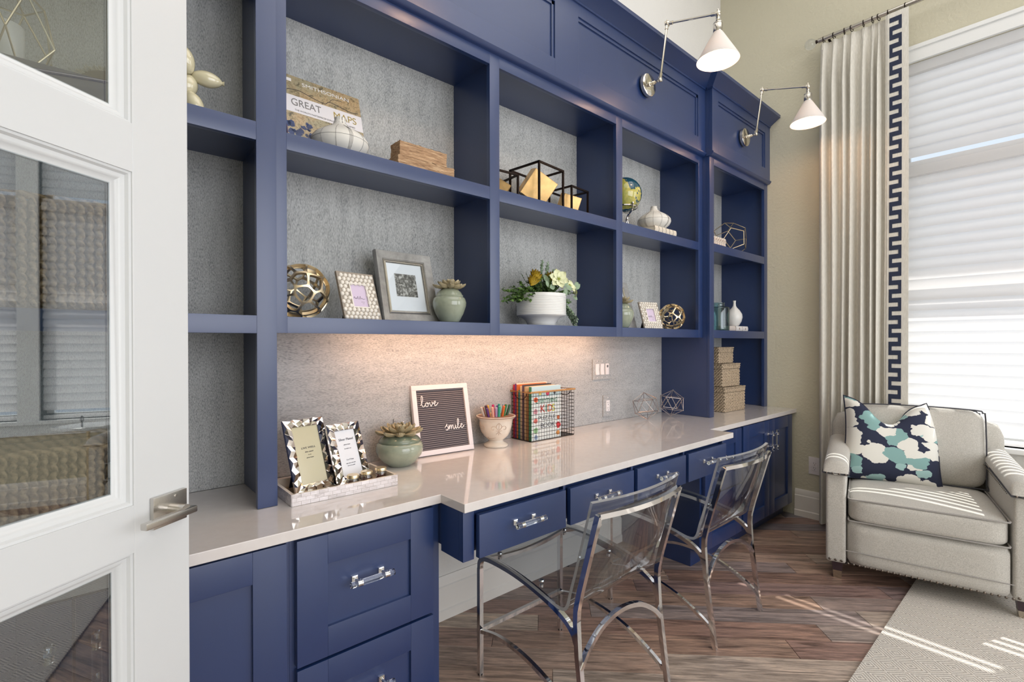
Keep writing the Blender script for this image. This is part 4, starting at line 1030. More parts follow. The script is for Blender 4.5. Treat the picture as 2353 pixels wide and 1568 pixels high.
# ------------------------------------------------------------------ shelf decor
SB, SM, CT = 1.3238, 1.8791, .7651       # lower shelf, middle shelf, worktop
def lattice(r, seed, n=38, wdt=.0058, dep=.011):
    "open sphere of flat ribs round rounded cells"
    rr = random.Random(seed); pts = []
    for i in range(n):
        z = 1-2*(i+.5)/n; a = i*2.39996+rr.uniform(-.22, .22); z += rr.uniform(-.02, .02); z = max(-1, min(1, z)); q = math.sqrt(1-z*z)
        pts.append(Vector((q*math.cos(a), q*math.sin(a), z)))
    bm = bmesh.new(); vs_ = [bm.verts.new(p) for p in pts]; bmesh.ops.convex_hull(bm, input=bm.verts[:])
    bm.faces.ensure_lookup_table(); bm.edges.ensure_lookup_table()
    cen = {f: f.normal.normalized() if f.normal.dot(f.calc_center_median()) > 0 else -f.normal.normalized() for f in bm.faces}
    mb = MB()
    for e in bm.edges:
        if len(e.link_faces) != 2: continue
        a, b = cen[e.link_faces[0]], cen[e.link_faces[1]]
        if (a-b).length < .02: continue
        k = 5; P = []
        for i in range(k+1):
            d = (a*(1-i/k)+b*(i/k)).normalized(); P.append(d)
        wv = a.cross(b).normalized()*wdt/2
        v = []
        for i, d in enumerate(P):
            ww = wv*(1.0+.8*abs(2*i/k-1)**2.2)
            v += [d*r-ww, d*r+ww, d*(r-dep)+ww*.6, d*(r-dep)-ww*.6]
        f = [(3, 2, 1, 0), (4*k, 4*k+1, 4*k+2, 4*k+3)]
        for i in range(k):
            for j in range(4): f.append((4*i+j, 4*i+(j+1) % 4, 4*(i+1)+(j+1) % 4, 4*(i+1)+j))
        mb.add(v, f)
    bm.free(); return mb
for lab, c, r, sd in (('larger champagne lattice sphere at the left end of the lower shelf', (.545, .13), .092, 5), ('smaller champagne lattice sphere beside the pearl frame in the third compartment', (2.825, .125), .083, 9)):
    o = obj('lattice_sphere', lattice(r, sd), 'champagne', smooth=30); o.location = (c[0], c[1], SB+r+.0004); o.rotation_euler = (.4, .3, sd); tag(o, lab, 'sculpture', 'champagne lattice spheres')

def framed(name, label, cat, x, y, z, yaw, lean, group=None):
    return thing(name, label, cat, (x, y, z), (-lean, 0, yaw), group)
def easel_back(t, w, hh, lean, mat='easel'):
    "flat back and a folding strut reaching the shelf behind"
    obj('backing', MB().box(-w/2+.004, w/2-.004, .008, .0115, .003, hh-.003), mat, t, local=True, smooth=0)
    L = hh*.72; z1 = hh*.70
    # strut foot on the shelf: in local axes the shelf falls away behind as -tan(lean)
    yb = .5*hh*math.cos(lean)*.9; zb = -yb*math.tan(lean)*-1
    foot = Vector((0, math.cos(lean)*yb, 0)); 
    B = (-w*.16, w*.16); ft = (yb, yb*math.tan(lean)*1.0)
    def P(x, yy, zz): return (x, yy, zz)
    y2 = yb*math.cos(lean); z2 = yb*math.sin(lean)      # a point of the shelf plane behind the frame, local
    mb = MB().add([P(B[0], .0118, z1), P(B[1], .0118, z1), P(B[1]*1.6, y2, z2+.002), P(B[0]*1.6, y2, z2+.002), P(B[0], .0145, z1), P(B[1], .0145, z1), P(B[1]*1.6, y2+.003, z2+.0035), P(B[0]*1.6, y2+.003, z2+.0035)], [(0, 1, 2, 3), (7, 6, 5, 4), (0, 4, 5, 1), (1, 5, 6, 2), (2, 6, 7, 3), (3, 7, 4, 0)])
    obj('easel_strut', mb, mat, t, local=True, smooth=0)
def pearl_frame(label, x, y, yaw, lean, w=.145, hh=.176):
    t = framed('photo_frame', label, 'picture frame', x, y, SB+.0005, yaw, lean, 'pearl-beaded photo frames')
    ow, oh = w*.42, hh*.48; zc = hh*.50
    mb = MB()
    for q in ((-w/2, -ow/2, 0, hh), (ow/2, w/2, 0, hh), (-ow/2, ow/2, 0, zc-oh/2), (-ow/2, ow/2, zc+oh/2, hh)): mb.box(q[0], q[1], -.002, .008, q[2], q[3])
    obj('frame_body', mb, solid('pearl_grout', (150, 140, 128), .5), t, local=True, smooth=0)
    mb = MB(); R = w/18.2; dx = w/8.6; dz = dx*.84; row = 0; z = R*.9
    while z < hh-R*.6:
        x_ = -w/2+R*.9+(dx/2 if row % 2 else 0)
        while x_ < w/2-R*.5:
            if not (abs(x_) < ow/2+.002 and abs(z-zc) < oh/2+.002): mb.ball((x_, -.0015, z), R, 9, 6, (1, .9, 1))
            x_ += dx
        z += dz; row += 1
    o = obj('beading', mb, 'pearl', t, local=True, smooth=80); o['kind'] = 'stuff'
    mb = MB(); b = .004
    for q in ((-ow/2-b, -ow/2, zc-oh/2-b, zc+oh/2+b), (ow/2, ow/2+b, zc-oh/2-b, zc+oh/2+b), (-ow/2, ow/2, zc-oh/2-b, zc-oh/2), (-ow/2, ow/2, zc+oh/2, zc+oh/2+b)): mb.box(q[0], q[1], -.006, .001, q[2], q[3])
    obj('inner_rim', mb, 'pearl', t, local=True, smooth=0)
    c = obj('card', MB().box(-ow/2, ow/2, .0005, .002, zc-oh/2, zc+oh/2), 'card_lilac', t, local=True, smooth=0)
    s = ow/.06
    sc1 = [(-.022, 0, 0), (-.019, 0, .007), (-.016, 0, -.001), (-.013, 0, .003), (-.010, 0, -.001), (-.006, 0, .009), (-.004, 0, -.001), (0, 0, .001), (.004, 0, .010), (.004, 0, -.001), (.009, 0, .003), (.014, 0, -.001), (.022, 0, .001)]
    mb = MB(); mb.tube(cat_rom([(p[0]*s, .0002, zc-.010+p[2]*s) for p in sc1], 3), .0005, 4)
    mb.tube([(.004*s, .0002, zc-.022), (.018*s, .0002, zc-.022)], .0004, 4); mb.tube([(.008*s, .0002, zc-.028), (.016*s, .0002, zc-.028)], .0003, 4)
    obj('signature', mb, 'ink', c, local=True)
    easel_back(t, w, hh, lean); return t
pearl_frame('pearl-beaded photo frame with a lilac card, beside the large lattice sphere', .729, .050, .16, .34)
pearl_frame('pearl-beaded photo frame with a lilac card, in the third lower compartment', 2.500, .045, -.25, .33, .142, .166)

def big_frame(label, x, y, yaw, lean, w=.246, hh=.285):
    t = framed('picture_frame', label, 'picture frame', x, y, SB+.0005, yaw, lean, 'wide silver picture frames')
    def ringbox(a, d0, d1, mat_name, nm, prof):
        # mitred ring: outer half-sizes minus inset; prof = [(inset, depth y)]
        mb = MB(); v = []; f = []
        for s, y_ in prof:
            v += [(-w/2+s, y_, s), (w/2-s, y_, s), (w/2-s, y_, hh-s), (-w/2+s, y_, hh-s)]
        m_ = len(prof)
        for j in range(m_-1):
            for i in range(4): f.append((j*4+i, j*4+(i+1) % 4, (j+1)*4+(i+1) % 4, (j+1)*4+i))
        mb.add(v, f); return obj(nm, mb, mat_name, t, local=True, smooth=25)
    ringbox(0, 0, 0, 'silver_wood', 'outer_moulding', [(.0, .012), (.0, -.004), (.003, -.010), (.030, -.002), (.034, .002), (.034, .012)])
    ringbox(0, 0, 0, 'silver', 'inner_moulding', [(.034, .004), (.034, -.0005), (.037, -.003), (.040, .0005), (.043, -.001), (.046, .003), (.046, .010)])
    obj('mat_board', MB().box(-w/2+.044, w/2-.044, .0055, .0075, .044, hh-.044), 'mat_board', t, local=True, smooth=0)
    pw = .093; zc = hh*.53
    ph = obj('photograph', MB().box(-pw/2, pw/2, .0048, .0056, -pw/2, pw/2), 'photo', t, local=True, smooth=0); ph.location = (0, 0, zc)
    # the print's texture runs from its lower left corner
    ph.data.transform(Matrix.Translation((pw/2, 0, pw/2))); ph.location = (-pw/2, 0, zc-pw/2)
    obj('glazing', MB().box(-w/2+.045, w/2-.045, .0032, .0040, .045, hh-.045), 'window_glass', t, local=True, smooth=0)
    easel_back(t, w, hh, lean); return t
big_frame('wide silver frame with a black and white hillside village print, in the first compartment', .955, .118, .02, .26)
big_frame('wide silver frame half hidden behind the divider of the third compartment', 2.325, .135, -.02, .26)

# lidded sage jars with a ceramic succulent
def petal(mb, c, ang, tilt, L, wd, th=.003, cup=.25):
    R = Matrix.Translation(c) @ Matrix.Rotation(ang, 4, 'Z') @ Matrix.Rotation(-tilt, 4, 'Y')
    def fn(u, v):
        t = v; wv = wd*math.sin(PI*min(1, .12+t*.88))**.75*(1-.15*t); x = t*L; y = (u-.5)*wv
        return R @ Vector((x, y, (abs(2*u-1)**2)*wd*cup+.18*L*t*t))
    mb.shell(fn, 4, 6, th)
def sage_jar(label, x, y, z, prof, lid, rim_z, pr, pet):
    t = thing('lidded_jar', label, 'jar', (x, y, z), group='sage green jars with succulent lids')
    obj('jar_body', MB().lathe(prof, (0, 0, 0), 56), 'sage', t, local=True, smooth=50)
    l = obj('lid', MB().lathe(lid, (0, 0, 0), 56), 'sage_dark' if pet > 1 else 'sage', t, local=True, smooth=50)
    rr = random.Random(3)
    for ring, (n, L, tilt, rad, dz) in enumerate([(9, pr*.62, .04, pr*.30, .000), (8, pr*.50, .38, pr*.20, .006), (6, pr*.36, .80, pr*.10, .011), (4, pr*.26, 1.15, pr*.03, .013)]):
        for i in range(n):
            a = 2*PI*i/n+ring*.35+rr.uniform(-.08, .08); c = Vector((rad*math.cos(a), rad*math.sin(a), rim_z+dz))
            mb = MB(); petal(mb, c, a, tilt+rr.uniform(-.08, .08), L, L*.72, .0036); obj('petal', mb, 'petal', l, local=True, smooth=60)
    return t
sage_jar('tall sage green jar with a succulent lid, beside the wide silver frame', 1.098, .075, SB,
    [(.001, 0), (.034, 0), (.040, .006), (.056, .035), (.066, .065), (.0672, .080), (.063, .096), (.054, .104), (.001, .104)],
    [(.001, .102), (.0545, .102), (.0555, .107), (.052, .111), (.046, .122), (.030, .134), (.001, .137)], .136, .070, 1)
sage_jar('sage green jar cut off by the divider of the third compartment', 2.215, .065, SB,
    [(.001, 0), (.034, 0), (.040, .006), (.056, .035), (.066, .065), (.0672, .080), (.063, .096), (.054, .104), (.001, .104)],
    [(.001, .102), (.0545, .102), (.0555, .107), (.052, .111), (.046, .122), (.030, .134), (.001, .137)], .136, .070, 1)
sage_jar('squat sage green bowl with a darker succulent lid, on the desk by the letter board', .932, .178, CT,
    [(.001, 0), (.042, 0), (.048, .003), (.068, .020), (.085, .042), (.0915, .062), (.0905, .076), (.086, .088), (.081, .092), (.001, .092)],
    [(.001, .091), (.0795, .091), (.0815, .096), (.080, .101), (.070, .112), (.045, .122), (.001, .126)], .118, .098, 2)

# squat gourd vases with fine drawn lines
def gourd(label, x, y, z, R=.096):
    t = thing('gourd_vase', label, 'vase', (x, y, z), group='squat white gourd vases')
    pr = [(.001, 0), (.050, 0), (.066, .008), (.087, .026), (.0958, .046), (.0940, .062), (.080, .080), (.056, .096), (.034, .108), (.0215, .122), (.0175, .136), (.0185, .142), (.015, .1425), (.013, .136), (.001, .13)]
    k = R/.0958
    obj('vase_body', MB().lathe([(r*k, q) for r, q in pr], (0, 0, 0), 72), 'matte_white', t, local=True, smooth=60)
    mb = MB(); P = [(r*k+.0003, q) for r, q in pr[2:12]]
    for i in range(12):
        for d in ((0,) if i % 3 else (-.05, 0, .05)):
            a = 2*PI*i/12+d; mb.tube(cat_rom([(r*math.cos(a), r*math.sin(a), q) for r, q in P], 4), .00055, 4)
    mb.tube([(.0952*k*math.cos(a), .0952*k*math.sin(a), .055) for a in [2*PI*i/64 for i in range(64)]], .00055, 4, closed=True)
    obj('drawn_lines', mb, 'grey_line', t, local=True)['kind'] = 'stuff'
    return t
gourd('squat white gourd vase with drawn grey lines, in front of the large map book', .672, .112, SM)
gourd('squat white gourd vase with drawn grey lines, standing on cream books', 2.602, .110, SM+.0445, .098)

# atlas
bk_ = thing('book', 'large map-covered hardback leaning upright on the upper shelf', 'book', (.669, .180, SM+.0003), (-.27, 0, .03))
bw, bh_, bt = .284, .324, .030
obj('cover', MB().cbox(-bw/2, bw/2, -.001, .002, 0, bh_, .0008), 'map', bk_, local=True)
obj('back_cover', MB().cbox(-bw/2, bw/2, bt-.003, bt, 0, bh_, .0008), 'map_blue', bk_, local=True)
obj('spine', MB().cbox(-bw/2-.002, -bw/2+.0015, -.001, bt, 0, bh_, .001), solid('spine_purple', (92, 70, 106), .4), bk_, local=True)
obj('pages', MB().box(-bw/2+.002, bw/2-.004, .0022, bt-.0032, .004, bh_-.004), 'paper', bk_, local=True, smooth=0)
cv = obj('title_band', MB().box(-bw/2, bw/2, -.0016, -.0009, .174, .242), 'white_band', bk_, local=True, smooth=0)
text('title', 'GREAT', .040, at(-bw/2+.074, -.0019, .214), 'grey_line', bk_, xs=.86)
text('title', 'MAPS', .040, at(bw/2-.068, -.0019, .212), 'gold_ink', bk_, xs=.94)
text('subtitle', "THE WORLD'S MASTERPIECES EXPLORED AND EXPLAINED", .0088, at(0, -.0019, .184), 'grey_line', bk_, xs=.95)
text('publisher_line', 'SMITHSONIAN', .021, at(.012, -.0016, .298), 'white_ink', bk_, xs=1.28)
rv = MB(); rv.tube(cat_rom([(-.13, -.0014, .262), (-.09, -.0014, .269), (-.05, -.0014, .259), (0, -.0014, .249), (.02, -.0014, .263), (.06, -.0014, .257), (.10, -.0014, .249), (.13, -.0014, .253)], 5), .0011, 5)
rv.tube(cat_rom([(.02, -.0014, .263), (.035, -.0014, .280), (.07, -.0014, .284)], 4), .0008, 5)
obj('river_line', rv, 'ink', bk_, local=True)['kind'] = 'stuff'
mb = MB(); rr = random.Random(4)
for i in range(26):
    x0 = -bw/2+.004+rr.random()*.08; z0 = .006+rr.random()*.14; s = .004+rr.random()*.010
    mb.prism([(x0+s*math.cos(a)*rr.uniform(.6, 1.3), z0+s*math.sin(a)*rr.uniform(.6, 1.3)) for a in [2*PI*k/7 for k in range(7)]], 'y', -.0013, -.0009)
obj('ocean_patches', mb, 'map_blue', bk_, local=True, smooth=0)['kind'] = 'stuff'
mb = MB(); mb.box(-bw/2+.012, -bw/2+.030, -.0016, -.0009, .298, .310); obj('badge', mb, 'white_ink', bk_, local=True)

# rough timber blocks
def rough_block(label, x0, x1, y0, y1, z0, z1, seed):
    bm = bmesh.new(); bmesh.ops.create_cube(bm, size=1)
    bmesh.ops.subdivide_edges(bm, edges=bm.edges[:], cuts=11, use_grid_fill=True); rr = random.Random(seed)
    for v in bm.verts:
        p = v.co; q = Vector(((x0+x1)/2+p.x*(x1-x0), (y0+y1)/2+p.y*(y1-y0), (z0+z1)/2+p.z*(z1-z0)))
        if p.z > .49: q.z -= abs(math.sin(p.x*23+seed)*math.sin(p.y*9))*.006+rr.random()*.003
        if abs(p.y) > .49: q.y += rr.uniform(-.001, .001)*1.4
        if abs(p.x) > .49 and p.z > -.4: q.x += rr.uniform(-.0018, .0018)
        v.co = q
    o = obj('timber_block', MB().frombm(bm), 'bark', smooth=25); return tag(o, label, 'block', 'rough old timber blocks')
rough_block('lower and longer rough timber block of the stacked pair on the upper shelf', .856, 1.098, .040, .112, SM, SM+.050, 1)
rough_block('upper and shorter rough timber block of the stacked pair on the upper shelf', .868, 1.070, .050, .122, SM+.0505, SM+.106, 2)

# brass boxes tilted inside black cube frames
def cube_sculpture(label, x, y, s, rz, br, brot, seed=0):
    t = thing('cube_sculpture', label, 'sculpture', (x, y, SM), (0, 0, rz), 'brass boxes in black cube frames')
    q = .0042; mb = MB()
    for a in (q, s-q):
        for b in (q, s-q):
            mb.box(0, s, a-q, a+q, b-q, b+q); mb.box(a-q, a+q, 0, s, b-q, b+q); mb.box(a-q, a+q, b-q, b+q, 0, s)
    obj('cube_frame', mb, 'iron', t, local=True, smooth=0)
    bx = obj('brass_box', MB().add([], []) or None, 'brass', t, local=True) if False else None
    h_ = br/2; mb = MB(); e = .002
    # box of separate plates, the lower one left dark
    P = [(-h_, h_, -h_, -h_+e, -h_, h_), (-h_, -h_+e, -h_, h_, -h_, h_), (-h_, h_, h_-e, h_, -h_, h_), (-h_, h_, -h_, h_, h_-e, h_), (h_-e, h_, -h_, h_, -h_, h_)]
    par = None
    for i, pl in enumerate(P):
        o = obj('brass_panel', MB().box(*pl), 'brass', t, local=True, smooth=0); o.location = (s/2, s/2, s*.54); o.rotation_euler = brot
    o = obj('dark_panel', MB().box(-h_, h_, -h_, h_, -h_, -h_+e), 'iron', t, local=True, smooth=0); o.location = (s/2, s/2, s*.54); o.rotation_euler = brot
    return t
def facing(roll):
    n = Vector((-.60, -.74, -.30)).normalized(); u = n.cross((0, 0, 1)).normalized(); v = u.cross(n); c_, s_ = math.cos(roll), math.sin(roll)
    X_, Z_ = -u*c_+v*s_, u*s_+v*c_; Y_ = -n
    return Matrix((X_, Y_, Z_)).transposed().to_euler()
DIA, DIA2 = facing(math.radians(-32)), facing(math.radians(-14))
cube_sculpture('largest of three black cube frames, with a big tilted brass box', 1.545, .020, .187, math.radians(6), .128, DIA)
cube_sculpture('small black cube frame with a brass box, right of the largest one', 1.829, .080, .150, math.radians(6), .092, DIA2)
cube_sculpture('small black cube frame with a brass box, half hidden by the divider at the left', 1.372, .130, .142, math.radians(-4), .092, DIA)

# globe
g = thing('globe', 'desk globe with teal seas on a silver stand, cut off by the divider', 'globe', (2.345, .140, SM))
gb = obj('sphere', MB().ball((0, 0, 0), .098, 48, 32), 'globe', g, local=True, smooth=80); gb.location = (0, 0, .213); gb.rotation_euler = (.2, .41, .8)
mb = MB(); mb.tube([(.103*math.sin(a), 0, .213-.103*math.cos(a)) for a in [(-.5+2.2*i/24) for i in range(25)]], .003, 8)
obj('meridian_arc', mb, 'silver', g, local=True)
mb = MB()
for a in (0.2, 2.3, 4.4): mb.tube(cat_rom([(.078*math.cos(a), .078*math.sin(a), .146), (.07*math.cos(a), .07*math.sin(a), .110), (.030*math.cos(a), .030*math.sin(a), .085), (.032*math.cos(a), .032*math.sin(a), .045), (.062*math.cos(a), .062*math.sin(a), .006)], 4), .0048, 8); mb.ball((.062*math.cos(a), .062*math.sin(a), .0075), .0075); mb.ball((.078*math.cos(a), .078*math.sin(a), .150), .007)
mb.tube([(.074*math.cos(a), .074*math.sin(a), .138) for a in [2*PI*i/30 for i in range(30)]], .0035, 8, closed=True)
obj('stand', mb, 'mirror_silver', g, local=True)

# books lying flat
def flat_book(label, x0, x1, y0, y1, z, th, col, group=None, marks=None, bands=0, nm='book', rz=0):
    cx_, cy_ = (x0+x1)/2, (y0+y1)/2; w, d = (x1-x0)/2, (y1-y0)/2
    t = thing(nm, label, 'book', (cx_, cy_, z), (0, 0, rz), group); m = solid('book_%02x%02x%02x' % col, col, .55)
    obj('cover', (lambda q: (q.box(-w, w, -d, d, 0, .002), q.box(-w, w, -d, d, th-.002, th), q)[-1])(MB()), m, t, local=True, smooth=0)
    mb = MB(); n = 6
    v = [(-w, -d-.004*math.sin(PI*i/n), th*i/n) for i in range(n+1)]; v += [(w, p[1], p[2]) for p in v]; v += [(-w, -d+.002, th*i/n) for i in range(n+1)]; v += [(w, -d+.002, th*i/n) for i in range(n+1)]
    k = n+1; f = []
    for i in range(n): f += [(i, i+k, i+1+k, i+1), (i+2*k, i+1+2*k, i+1+3*k, i+3*k)]
    for a, b in ((0, 2*k), (k, 3*k)):
        for i in range(n): f.append((a+i, a+i+1, b+i+1, b+i))
    for e in (0, n): f.append((e, e+k, e+3*k, e+2*k))
    mb.add(v, f); sp = obj('spine', mb, m, t, local=True, smooth=60)
    obj('pages', MB().box(-w+.003, w-.003, -d+.003, d-.004, .0022, th-.0022), 'paper', t, local=True, smooth=0)
    if bands:
        mb = MB()
        for i in range(bands):
            x_ = -w+2*w*(i+1)/(bands+1); mb.tube([(x_, -d-.0012, .001), (x_, -d-.0042, th*.3), (x_, -d-.0046, th*.5), (x_, -d-.0042, th*.7), (x_, -d-.0012, th-.001)], .0012, 6)
        obj('spine_bands', mb, 'grey_line', sp, local=True)['kind'] = 'stuff'
    if marks:
        mb = MB(); nn = marks
        for i in range(nn):
            x_ = -w+2*w*(i+.5)/nn
            mb.lathe([(.001, 0), (.0042, .0), (.0042, .0006), (.001, .0006)], (0, 0, 0), 10) if False else None
            mb.xf = Matrix.Translation((x_, -d-.0046, th/2)) @ Matrix.Rotation(PI/2, 4, 'X') @ Matrix.Diagonal((1.1, 1.7, 1, 1)); mb.lathe([(.0005, .0008), (.0042, .0004), (.0046, 0)], (0, 0, 0), 8); mb.xf = None
        for i in range(nn-1):
            x_ = -w+2*w*(i+1)/nn; mb.box(x_-.0005, x_+.0005, -d-.0046, -d-.0030, .003, th-.003)
        obj('spine_ornament', mb, 'distress', sp, local=True)['kind'] = 'stuff'
    return t
flat_book('thin cream book at the bottom of the pair under the gourd vase', 2.482, 2.742, .030, .190, SM, .0085, (226, 220, 216), 'cream books on the shelves')
flat_book('thick cream book with ribbed spine directly under the gourd vase', 2.490, 2.722, .034, .190, SM+.009, .035, (216, 206, 190), 'cream books on the shelves', bands=5)
flat_book('lower of two cream books with ornamented spines in the corner tower', 3.085, 3.338, .020, .190, SM, .0385, (222, 208, 196), 'cream books on the shelves', marks=8)
flat_book('upper of two cream books with ornamented spines in the corner tower', 3.085, 3.338, .020, .190, SM+.039, .0385, (224, 212, 200), 'cream books on the shelves', marks=8)
flat_book('cream book under the white bottle vase in the corner tower, left part of the base', 3.440, 3.540, .045, .180, SB, .038, (206, 196, 190), 'cream books on the shelves')
flat_book('white book with a small red and green cover pattern, under the white bottle vase', 3.543, 3.735, .040, .180, SB, .038, (226, 222, 220), 'cream books on the shelves', marks=2)

# bottle vase and tinted glass bottle
bv = obj('bottle_vase', MB().lathe([(.001, 0), (.020, 0), (.032, .008), (.048, .034), (.0550, .066), (.052, .090), (.036, .118), (.018, .138), (.0105, .152), (.0085, .172), (.0105, .188), (.0115, .190), (.009, .190), (.007, .172), (.009, .152), (.001, .148)], (0, 0, 0), 56), 'white_ceramic', smooth=60)
bv.location = (3.628, .090, SB+.0385); tag(bv, 'small white bottle vase with a thin neck, standing on two pale books', 'vase')
gl = thing('glass_bottle', 'tall cylindrical teal-tinted glass bottle in the corner tower', 'bottle', (3.370, .085, SB))
pr = [(.001, 0), (.066, 0), (.0715, .004), (.073, .010), (.073, .158), (.070, .166), (.060, .170), (.041, .172), (.0395, .176), (.0395, .192), (.0425, .196), (.0425, .199)]
obj('glass_wall', MB().lathe(pr+[(r-.004 if r > .03 else r, z-.0 if i < 3 else z) for i, (r, z) in reversed(list(enumerate(pr[3:])))]+[(.066, .008), (.001, .008)], (0, 0, 0), 48), 'teal_glass', gl, local=True, smooth=50)

# wire dodecahedron, icosahedra
phi = (1+5**.5)/2
def poly_wire(kind, R, rw, joint, mat, rot, drop=None, cups=False):
    if kind == 'ico': V = [Vector(p) for a in (-1, 1) for b in (-phi, phi) for p in ((0, a, b), (a, b, 0), (b, 0, a))]
    else: V = [Vector((a, b, c)) for a in (-1, 1) for b in (-1, 1) for c in (-1, 1)]+[Vector(p) for a in (-1, 1) for b in (-1, 1) for p in ((0, a/phi, b*phi), (a/phi, b*phi, 0), (b*phi, 0, a/phi))]
    L = V[0].length; V = [Euler(rot).to_matrix() @ (v/L*R) for v in V]
    m = min((V[0]-v).length for v in V[1:]); zmin = min(v.z for v in V)
    V = [v-Vector((0, 0, zmin)) for v in V]
    E = [(i, j) for i in range(len(V)) for j in range(i) if abs((V[i]-V[j]).length-m) < m*.05]
    return V, E
def wire_thing(name, label, kind, R, rw, mat, loc, rot, group=None, jr=0):
    V, E = poly_wire(kind, R, rw, 0, mat, rot)
    t = thing(name, label, 'sculpture', loc, group=group)
    lift = Vector((0, 0, rw if not jr else jr))
    for i, j in E: obj('rod', MB().tube([V[i]+lift, V[j]+lift], rw, 6), mat, t, local=True)
    if jr:
        for v in V: obj('joint', MB().ball(v+lift, jr, 10, 6), mat, t, local=True, smooth=80)
    return t
wire_thing('wire_dodecahedron', 'open champagne wire dodecahedron in the corner tower', 'dod', .131, .0028, 'champagne', (3.625, .125, SM), (.55, .2, .3))
wire_thing('wire_icosahedron', 'left of two pewter wire icosahedra on the desk, against the grey wall', 'ico', .084, .0019, 'silverwire', (2.625, .185, CT), (.35, .12, .2), 'pewter wire icosahedra', .0036)
wire_thing('wire_icosahedron', 'right of two pewter wire icosahedra on the desk, against the navy tower', 'ico', .084, .0019, 'silverwire', (2.868, .150, CT), (.65, .0, .95), 'pewter wire icosahedra', .0036)

# ------------------------------------------------------------------ woven boxes
def woven_box(label, x0, x1, y0, y1, z0, z1, rz=-.05):
    t = thing('woven_box', label, 'basket', ((x0+x1)/2, (y0+y1)/2, z0), (0, 0, rz), 'stacked seagrass boxes'); w, d, hh = (x1-x0)/2, (y1-y0)/2, z1-z0
    zl = hh-.040
    obj('box_body', MB().cbox(-w+.003, w-.003, -d+.003, d-.003, .0, zl, .006), 'seagrass', t, local=True)
    l = obj('lid', MB().cbox(-w+.001, w-.001, -d+.001, d-.001, zl+.0005, hh-.004, .005), 'seagrass', t, local=True)
    # braided courses: twisted strands standing proud of the sides
    def courses(mb, za, zb, ww, dd, step=.0105):
        z = za+step/2; k = 0
        while z < zb:
            for (ax, ay, bx, by) in ((-ww, -dd, ww, -dd), (-ww, -dd, -ww, dd), (ww, -dd, ww, dd)):
                L = math.hypot(bx-ax, by-ay); n = int(L/.011); nx, ny = (by-ay)/L, -(bx-ax)/L
                if (ax, bx) == (-ww, -ww): nx, ny = -1, 0
                elif (ax, bx) == (ww, ww): nx, ny = 1, 0
                else: nx, ny = 0, -1
                for i in range(n):
                    tt = (i+.5+(.5 if k % 2 else 0))/n
                    if tt > 1: continue
                    c = Vector((ax+(bx-ax)*tt, ay+(by-ay)*tt, z)); u = Vector(((bx-ax)/L, (by-ay)/L, 0)); s_ = (.5 if k % 2 else -.5)
                    a = c-u*.0055-Vector((0, 0, .003*s_)); b = c+u*.0055+Vector((0, 0, .003*s_)); o_ = Vector((nx, ny, 0))*.0035; up = Vector((0, 0, .0046))
                    mb.add([a-up, b-up, b+up, a+up, (a+b)/2+o_], [(0, 1, 4), (1, 2, 4), (2, 3, 4), (3, 0, 4)])
            z += step; k += 1
    mb = MB(); courses(mb, .001, zl-.002, w-.003, d-.003); obj('weave', mb, 'seagrass', t, local=True, smooth=0)['kind'] = 'stuff'
    mb = MB(); courses(mb, zl+.003, hh-.006, w-.001, d-.001); obj('lid_weave', mb, 'seagrass', l, local=True, smooth=0)['kind'] = 'stuff'
    mb = MB(); r_ = [(-w, -d), (w, -d), (w, d), (-w, d)]
    P = []
    for i in range(4):
        a, b = r_[i], r_[(i+1) % 4]; n = 22
        P += [(a[0]+(b[0]-a[0])*j/n, a[1]+(b[1]-a[1])*j/n, hh-.005+.0015*math.sin(j*2.4)) for j in range(n)]
    mb.tube(P, .0042, 6, closed=True); obj('rim_braid', mb, 'seagrass', l, local=True)
    return t
woven_box('lowest and largest of three stacked seagrass boxes in the corner tower', 3.284, 3.568, -.010, .190, CT, .937)
woven_box('middle of three stacked seagrass boxes in the corner tower', 3.290, 3.532, .010, .175, .937, 1.098)
woven_box('topmost and smallest of three stacked seagrass boxes in the corner tower', 3.285, 3.485, .035, .160, 1.098, 1.212)
# ------------------------------------------------------------------ on the desk
# tray clad in mother-of-pearl tiles
tx0, tx1, ty0, ty1, th_ = .455, .795, -.062, .145, .036
ty = thing('tray', 'rectangular mother-of-pearl tray with silver frames and small jars, by the left tower', 'tray', (.625, .04, CT))
obj('tray_base', MB().box(tx0, tx1, ty0, ty1, CT, CT+.006), solid('tray_lining', (150, 134, 112), .4), ty, smooth=0)
mb = MB()
for q in ((tx0, tx1, ty0, ty0+.008), (tx0, tx1, ty1-.008, ty1), (tx0, tx0+.008, ty0+.008, ty1-.008), (tx1-.008, tx1, ty0+.008, ty1-.008)): mb.box(q[0], q[1], q[2], q[3], CT+.006, CT+th_-.001)
obj('tray_wall', mb, 'cream_ceramic', ty, smooth=0)
rows = 3; rh = (th_-.001)/rows; tl = .0265; base_t = None
for r_ in range(rows):
    z0 = CT+.0005+r_*rh
    x = tx0-(tl/2 if r_ % 2 else 0)
    while x < tx1:
        a, b = max(x, tx0)+.0003, min(x+tl, tx1)-.0003
        if b-a > .003: obj('tile', MB().box(a, b, ty0-.0016, ty0-.0002, z0+.0003, z0+rh-.0003), 'mop', ty, smooth=0)
        x += tl
    y = ty0-(tl/2 if r_ % 2 else 0)
    while y < ty1:
        a, b = max(y, ty0)+.0003, min(y+tl, ty1)-.0003
        if b-a > .003: obj('tile', MB().box(tx0-.0016, tx0-.0002, a, b, z0+.0003, z0+rh-.0003), 'mop', ty, smooth=0)
        y += tl
